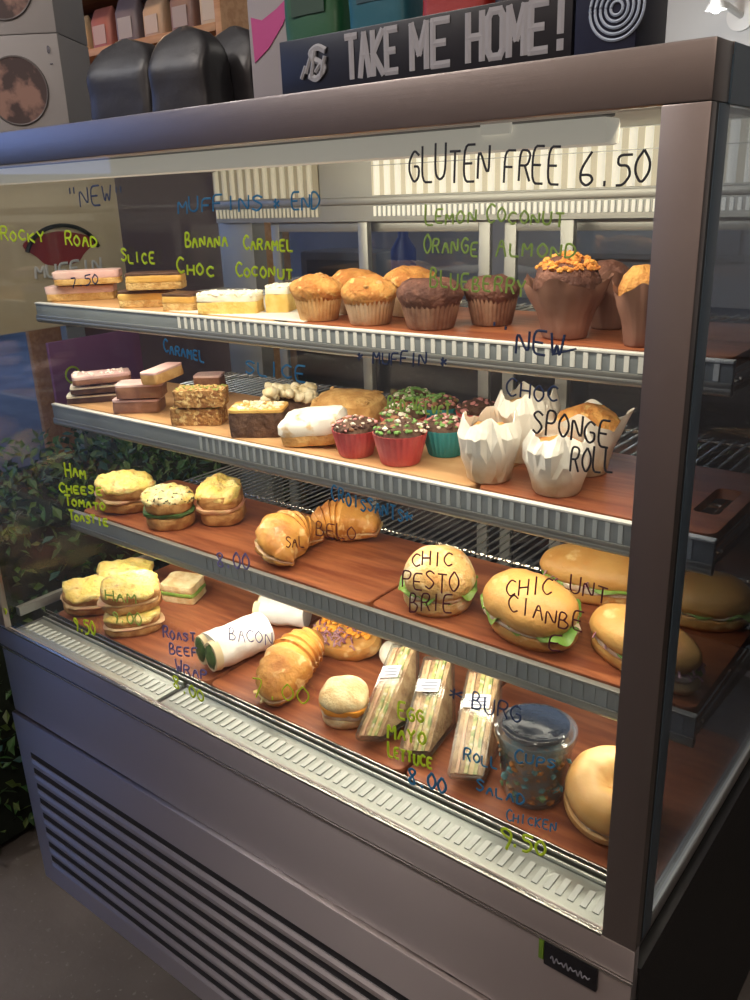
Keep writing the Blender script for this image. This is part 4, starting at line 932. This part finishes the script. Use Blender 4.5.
def block(bm, word, xa, xb, y, z, h, rad):
    n = len(word); adv = (xb-xa)/(n-.3)
    for i, ch in enumerate(word):
        for st in ({'!': [[(.3, .35), (.3, 1)], [(.3, 0), (.3, .12)]], 'O': [[(.12, 0), (.5, 0), (.62, .14), (.62, .86), (.5, 1), (.12, 1), (0, .86), (0, .14), (.12, 0)]]}.get(ch) or glyph(ch)):
            pts = [Vector((xa+adv*(i+px*1.12), y, z+rad+pz*(h-2*rad))) for px, pz in st]
            for p_, q_ in zip(pts, pts[1:]):
                d = (q_-p_).normalized()*rad*.7; tube(bm, [p_-d, q_+d], rad, 4, sy=.12, upv=Vector((0, 1, .001)))
for s, ua, ub in (('TAKE', 347, 396), ('ME', 412, 448), ('HOME!', 468, 568)):
    b = nb(); block(b, s, ony(ua, 60, .0115).x, ony(ub, 50, .0115).x, .0115, CH+.005, .038, .0029)
    part('sign_word', b, lm, sign, smooth=False)
b = nb(); xa = ony(318, 75, .0115).x
write(b, 'S', (xa-.012, .0114, CH+.008), (xa+.008, .0114, CH+.008), .028, .0032); 
for k in range(5): tube(b, [(xa-.020+k*.006, .0113, CH+.012+.004*(k % 2)), (xa-.014+k*.006, .0113, CH+.022+.006*(k % 3))], .0022, 6)
part('sign_picture', b, mat('sign_picture', (.32, .33, .36), .6), sign, label='small pale pictogram at the left end of the sign')
# navy box with rings
b = nb(); b2(b, -.110, -.062, .012, .07, CH+.0003, CH+.16, .002)
nv = solo('navy_box', b, mat('navy_card', (.008, .012, .035), .4), 'navy box with pale concentric rings right of the sign', 'box')
cx, cz = ony(617, 8, .0115).x, ony(617, 8, .0115).z
b = nb(); 
for r in (.0045, .0085, .0125, .0165, .0205): tube(b, [(cx+cos(a)*r, .0112, cz+sin(a)*r) for a in [2*pi*k/40 for k in range(41)]], .0011, 5, caps=False)
part('ring_emblem', b, mat('ring_blue', (.42, .50, .62), .5), nv, label='pale blue concentric ring emblem')
# coffee bags behind the sign
def bag(x, y, w, d, h, col, name, label, cat, group, rough=.45, rotz=0, rounded=0, z0=CH):
    t = thing(name, label, cat, (x, y, z0+.0004), rotz, group)
    b = nb(); rings = []; N = 12
    for i in range(N+1):
        f = i/N; zz = h*f; dd = d*(1-.82*max(0, (f-.55)/.45)**1.3); ww = w*(1-.06*f) if not rounded else w*(math.sqrt(max(.02, 1-max(0, (f-.62)/.38)**2.6)))*(1-.04*f)
        o = sup(ww/2, max(dd, .006)/2, 6, 40); rings.append([Vector((px*(1+.01*noise.noise((px*50, zz*30, x*9))), py+.003*noise.noise((px*40, zz*40, x*7)), zz)) for px, py in o])
    ringmesh(b, rings); m = mat(name+'_skin', col, rough, 0, bump=.3, bscale=26); mk('bag_body', b, m, t, angle=50)
    return t, m
bgs = 'bags behind the sign'
for ua, ub, v, col, nm, lab in ((289, 345, 52, (.012, .085, .03), 'green', 'dark green bag standing behind the sign'), (352, 412, 38, (.01, .10, .14), 'teal', 'teal bag standing behind the sign between the green and red bags'), (424, 492, 22, (.30, .02, .016), 'red', 'red bag standing behind the sign at the right')):
    a, bb = ony(ua, v, .07), ony(ub, v, .07)
    t, m = bag((a.x+bb.x)/2, .085, bb.x-a.x, .05, .20, col, 'retail_bag', lab, 'bag', bgs)
    b = nb(); w = bb.x-a.x; b2(b, -w*.28, w*.30, -.0262, -.0252, .075, .125); mk('bag_panel', b, mat('bag_panel_'+nm, tuple(c*.45+.01 for c in col), .5), t)
a, bb = ony(496, 15, .07), ony(570, 10, .07)
bag((a.x+bb.x)/2, .085, bb.x-a.x, .05, .20, (.014, .014, .018), 'retail_bag', 'black bag behind the right half of the sign', 'bag', bgs)
# pale bag with a pink swoosh
a, bb = ony(243, 60, .11), ony(293, 60, .11); w = bb.x-a.x
b = nb(); b2(b, -w/2, w/2, -.02, .02, 0, .19, .003); t = thing('pale_carton', 'pale carton with a pink swoosh left of the green bag', 'carton', ((a.x+bb.x)/2+.012, .13, CH+.0004))
mk('carton_body', b, mat('pale_card', (.30, .28, .29), .7), t)
b = nb(); sw = [(-.4, .05), (-.1, .062), (.2, .082), (.45, .108), (.46, .112), (.1, .098), (-.2, .09), (-.42, .095)]
ringmesh(b, [[Vector((x*w, y, z)) for x, z in sw] for y in (-.0212, -.0204)]); mk('pink_swoosh', b, mat('pink_print', (.42, .05, .20), .6), t, False)
# black rounded pouches
for ua, ub, v, h, lab, rz in ((93, 150, 100, .104, 'black rounded pouch, leftmost of the three, by the white carton', .1), (154, 206, 96, .104, 'black rounded pouch in the middle of the three', .12), (204, 254, 92, .108, 'black rounded pouch with glinting edge, right of the three', .1)):
    yy = .125+(.062 if ua > 200 else 0); a, bb = ony(ua, v, yy-.02), ony(ub, v, yy-.02)
    bag((a.x+bb.x)/2, yy, (bb.x-a.x)*1.0, .06, h, (.022, .022, .026), 'black_pouch', lab, 'pouch', 'black pouches on the case', .42, rz, 1)
# white cartons with round picture
a = ony(33, 60, .14); bb = a; w = .118
for k, lab in ((0, 'white carton with a round dark picture, lower of two, on the case at far left'), (1, 'white carton on top of the lower round-picture carton')):
    t = thing('picture_carton', lab, 'carton', (a.x, .145, CH+.0004+k*.1325), .62, 'white cartons')
    b = nb(); box(b, (0, 0, .066), (w, .12, .132), None, .002); mk('carton_body', b, mat('white_card', (.30, .29, .29), .7), t)
    b = nb(); cxx = -w*.08
    ringmesh(b, [[Vector((cxx+cos(q)*.043, y, .062+sin(q)*.043)) for q in [2*pi*i/48 for i in range(48)]] for y in (-.0609, -.0602)]); mk('round_picture', b, mat('carton_picture', (.05, .03, .03), .5, col2=(.26, .15, .12), scale=28, lo=.45, hi=.55), t, False)
    b = nb(); tube(b, [(cxx+cos(q)*.044, -.0605, .062+sin(q)*.044) for q in [2*pi*i/48 for i in range(49)]], .0015, 5, caps=False); mk('picture_rim', b, mat('carton_rim', (.10, .09, .09), .5), t)
    b = nb(); write(b, 'B', (w*.36, -.0612, .108), (w*.39, -.0612, .108), .008, .0007); tube(b, [(w*.37, -.0606, .094), (w*.40, -.0606, .094)], .0008, 5); mk('carton_print', b, F['label_ink'], t)

# ================================================================== behind and beside the case
# wall shelf with packets, warmly lit
sy = 1.25
pA, pB = ony(60, 52, sy), ony(192, 30, sy)
zsh = (pA.z+pB.z)/2; xs0, xs1 = pA.x-.5, pB.x+.10
t = thing('shop_shelf', 'wooden shop shelf holding packets, warmly lit, above the pouches', 'shelf', ((xs0+xs1)/2, sy, 0))
wd = mat('honey_wood', (.52, .30, .15), .5, col2=(.42, .22, .10), scale=5, stretch=(1, 12, 12))
for z in (zsh-.012, zsh+.175, zsh-.19, zsh+.36):
    b = nb(); box(b, (0, .11, z), (xs1-xs0, .22, .022), None, .002); mk('shelf_board', b, wd, t)
for x in (-(xs1-xs0)/2-.014, (xs1-xs0)/2+.014):
    b = nb(); box(b, (x, .11, (zsh+.41)/2), (.026, .22, zsh+.41), None, .002); mk('side_panel', b, wd, t)
b = nb(); box(b, (0, .23, (zsh+.41)/2), (xs1-xs0, .012, zsh+.39)); mk('back_panel', b, mat('shelf_back', (.10, .06, .045), .7), t)
cols = [(.10, .10, .13), (.36, .14, .09), (.52, .38, .24), (.48, .36, .22), (.28, .10, .08), (.14, .12, .14), (.42, .30, .2), (.2, .12, .1), (.5, .42, .3)]
names = ['dark grey', 'rust red', 'cream', 'beige', 'maroon', 'charcoal', 'tan', 'brown', 'ivory']
nn = 9; step = (xs1-xs0-.06)/nn
for i in range(nn):
    x = xs1-.05-(nn-1-i)*step-.01
    for lvl, z in ((0, zsh),) :
        h = .115+.03*((i*7) % 3)/3
        p_ = thing('packet', f'{names[i]} packet standing on the wooden shop shelf', 'packet', (x, sy+.07, z), .05*((i % 3)-1), 'packets on the shop shelf')
        b = nb(); o = sup(step*.40, .03, 4, 28)
        ringmesh(b, [[Vector((px*s, py*s2, zz)) for px, py in o] for s, s2, zz in ((.96, .96, 0), (1, 1, .006), (1, .95, h*.7), (.92, .4, h*.93), (.9, .12, h))])
        mk('packet_body', b, mat('packet_'+names[i].replace(' ', '_'), cols[i], .5), p_)
        b = nb(); ringmesh(b, [[Vector((px*1.005*step*.8, -.0305, h*.35+pz*h*.22)) for px, pz in ((-.3, -1), (.3, -1), (.3, 1), (-.3, 1))], [Vector((px*1.005*step*.8, -.0295, h*.35+pz*h*.22)) for px, pz in ((-.3, -1), (.3, -1), (.3, 1), (-.3, 1))]]); mk('packet_label', b, mat('packet_label_'+names[i].replace(' ', '_'), tuple(min(1, c*.5+.25) for c in cols[i]), .6), p_)
# pale pillar beyond
pA = ony(193, 8, 1.6); b = nb(); b2(b, pA.x-.05, pA.x+.08, 1.58, 1.72, 0, 2.75, .004); st = struct('trim_1', b, mat('pillar_paint', (.72, .58, .44), .7))
# wall lamp right
pl = ony(710, 2, 2.55)
t = thing('wall_lamp', 'small bright lamp on the pale wall above the case corner', 'lamp', (pl.x, 2.895, pl.z))
b = nb(); lathe(b, [(.05, 0), (.05, .012), (.02, .016)], 28, M4=Matrix.Rotation(pi/2, 4, 'X')); mk('lamp_base', b, M['white_metal'], t)
b = nb(); tube(b, [(0, -.012, 0), (0, -.18, .01), (0, -.28, .0)], .012, 10); mk('lamp_arm', b, M['white_metal'], t)
b = nb(); lathe(b, [(.015, .03), (.036, -.015), (.034, -.015), (.013, .027)], 32, M4=Matrix.Translation((0, -.28, 0))); mk('lamp_shade', b, M['white_metal'], t)
b = nb(); blob(b, (0, -.28, -.008), (.018, .018, .018), 0, 0); mk('lamp_bulb', b, mat('lamp_glow', (1, 1, 1), .5, emit=((.95, .97, 1), 14)), t)
bulb('wall_lamp_light', (pl.x, 2.45, pl.z-.09), 5, (.95, .97, 1), .05)
# kitchen counter seen through the sliding doors
t = thing('back_counter', 'dark kitchen counter behind the sliding doors', 'counter', (-1.2, 2.0, 0))
b = nb(); b2(b, -1.7, 1.9, -.3, .3, .1, .86); mk('counter_body', b, M['wall_dark'], t)
b = nb(); b2(b, -1.72, 1.92, -.32, .32, .861, .90, .004); mk('counter_top', b, mat('counter_grey', (.12, .12, .13), .4), t)
b = nb(); b2(b, -1.68, 1.88, -.26, .26, 0, .0995); mk('counter_plinth', b, M['black'], t)
def at_y(u, v, y): return ony(u, v, y)
a, bb = at_y(300, 262, 1.85), at_y(377, 272, 1.85)
t = thing('kitchen_appliance', 'grey-blue boxy appliance on the counter seen through the doors', 'appliance', ((a.x+bb.x)/2, 1.95, .9004)); w = bb.x-a.x; hh_ = at_y(338, 252, 1.85).z-.90
b = nb(); b2(b, -w/2, w/2, -.1, .1, 0, hh_, .012); mk('appliance_body', b, mat('appliance_grey', (.24, .27, .32), .4), t)
b = nb(); b2(b, -w*.4, w*.4, -.104, -.1005, hh_*.45, hh_*.85, .001); mk('appliance_panel', b, mat('appliance_panel', (.10, .12, .15), .3), t)
a = at_y(393, 250, 1.8); h_ = at_y(393, 224, 1.8).z-.90
t = thing('blue_bottle', 'tall blue bottle standing right of the grey appliance', 'bottle', (a.x, 1.86, .9004))
b = nb(); lathe(b, [(.04, 0), (.045, .01), (.045, h_*.7), (.018, h_*.85), (.018, h_*.94)], 28); mk('bottle_body', b, mat('blue_plastic', (.02, .07, .30), .35), t)
b = nb(); lathe(b, [(.02, h_*.942), (.02, h_), (.001, h_)], 20); mk('bottle_cap', b, M['white_metal'], t)
a = at_y(538, 238, 1.9); 
t = thing('notice_board', 'pale notice hanging behind the right sliding door', 'notice', (a.x, 2.88, a.z+.02))
b = nb(); b2(b, -.34, .34, -.012, .012, -.14, .16, .002); mk('board', b, mat('notice_grey', (.40, .42, .42), .6), t)
b = nb(); b2(b, -.36, .36, -.016, .0, .1605, .18); b2(b, -.36, .36, -.016, 0, -.16, -.1405); mk('board_frame', b, M['alu'], t)
# leafy hedge, poster and sign left of the case
hx0, hx1, hy0, hy1, hh = -1.84, -1.28, -.10, 1.0, .74
t = thing('leafy_hedge', 'dark green leafy artificial hedge left of the display case', 'hedge', ((hx0+hx1)/2, (hy0+hy1)/2, 0))
b = nb(); b2(b, -.22, .22, -.5, .5, .02, hh-.06, .02); mk('hedge_core', b, mat('hedge_core', (.006, .012, .005), .9), t)
b = nb(); rr = random.Random(3)
for i in range(5200):
    f = rr.random()
    if f < .40: p_ = Vector((rr.uniform(-.25, .25), rr.uniform(-.53, .53), hh-.05+rr.uniform(-.03, .06)))
    elif f < .7: p_ = Vector((.23+rr.uniform(-.02, .045), rr.uniform(-.53, .53), rr.uniform(.02, hh)))
    else: p_ = Vector((rr.uniform(-.25, .25), -.51+rr.uniform(-.045, .02), rr.uniform(.02, hh)))
    L = rr.uniform(.018, .034); q = Matrix.Rotation(rr.uniform(0, 6.28), 3, 'Z') @ Matrix.Rotation(rr.uniform(-1.2, 1.2), 3, 'X') @ Matrix.Rotation(rr.uniform(-1, 1), 3, 'Y')
    vs = [b.verts.new(p_+q @ Vector(c)) for c in ((0, -L/2, 0), (L*.28, 0, L*.1), (0, L*.55, 0), (-L*.28, 0, L*.1))]
    f_ = b.faces.new(vs); f_.material_index = rr.choice((0, 0, 1, 2))
bmesh.ops.solidify(b, geom=b.faces[:], thickness=.0006) if False else None
o = mk('hedge_leaves', b, [mat('leaf_green', (.03, .09, .02), .5), mat('leaf_olive', (.08, .13, .03), .5), mat('leaf_blue', (.02, .07, .06), .5)], t, False); o['kind'] = 'stuff'
qa, qb = at(2, 250, 0, -2.0), at(122, 250, 0, -2.0); zt_, zb_ = at(60, 160, 0, -2.0).z, at(60, 326, 0, -2.0).z; cy = (qa.y+qb.y)/2; hw = (qb.y-qa.y)/2
t = thing('poster_stand', 'beige poster panel with a red emblem on a stand beyond the left glass', 'poster', (-2.0, cy, 0))
pm = mat('beige_board', (.62, .49, .33), .7, col2=(.68, .56, .40), scale=3)
MR = Matrix.Rotation(pi/2, 4, 'Z')
def rb(bm): bmesh.ops.transform(bm, matrix=MR, verts=bm.verts); return bm
b = nb(); b2(b, -hw-.1, hw, -.008, .008, zb_, zt_, .002); mk('poster_panel', rb(b), pm, t)
b = nb(); b2(b, -.03, .03, .009, .04, .02, zt_-.05, .002); b2(b, -.2, .2, .004, .16, 0, .0195, .004); mk('stand_post', rb(b), M['alu'], t)
e = at(62, 250, 0, -2.0); ey, ez = e.y-cy, e.z
b = nb(); arc = [(ey+cos(q)*.115, -.0105, ez-.02+sin(q)*.085) for q in [R(15)+R(150)*k/24 for k in range(25)]]; tube(b, arc, .006, 6); mk('emblem_arc', rb(b), M['black'], t)
b = nb(); o_ = [(ey-.01+cos(q)*.10*(1+.2*sin(3*q)), ez+.005+sin(q)*.045) for q in [2*pi*k/40 for k in range(40)]]
ringmesh(b, [[Vector((x, y, z)) for x, z in o_] for y in (-.0095, -.0083)]); em = mk('emblem_body', rb(b), mat('emblem_red', (.30, .03, .035), .6), t, False)
b = nb(); write(b, 'MUFFIN', (ey-.10, -.0115, ez-.07), (ey+.11, -.0115, ez-.07), .036, .004); mk('emblem_word', rb(b), mat('emblem_white', (.7, .7, .72), .6), t)
qa, qb = at(50, 365, 0, -1.93), at(142, 365, 0, -1.93); zt_, zb_ = at(95, 335, 0, -1.93).z, at(95, 404, 0, -1.93).z; cy2 = (qa.y+qb.y)/2; hw = (qb.y-qa.y)/2
t = thing('purple_sign', 'dull purple sign panel low behind the left glass', 'sign', (-1.93, cy2, 0))
b = nb(); b2(b, -hw, hw, -.006, .006, zb_, zt_, .002); mk('sign_panel', rb(b), mat('purple_print', (.20, .07, .16), .6), t)
b = nb(); b2(b, -.012, .012, .0065, .03, .0, zt_-.02, .002); mk('sign_post', rb(b), M['alu'], t)
b = nb(); tube(b, [(-hw*.6+cos(q)*.022, -.0075, (zt_+zb_)/2+sin(q)*.022) for q in [2*pi*k/24 for k in range(25)]], .003, 5, caps=False); mk('sign_mark', rb(b), INK['lime'], t)
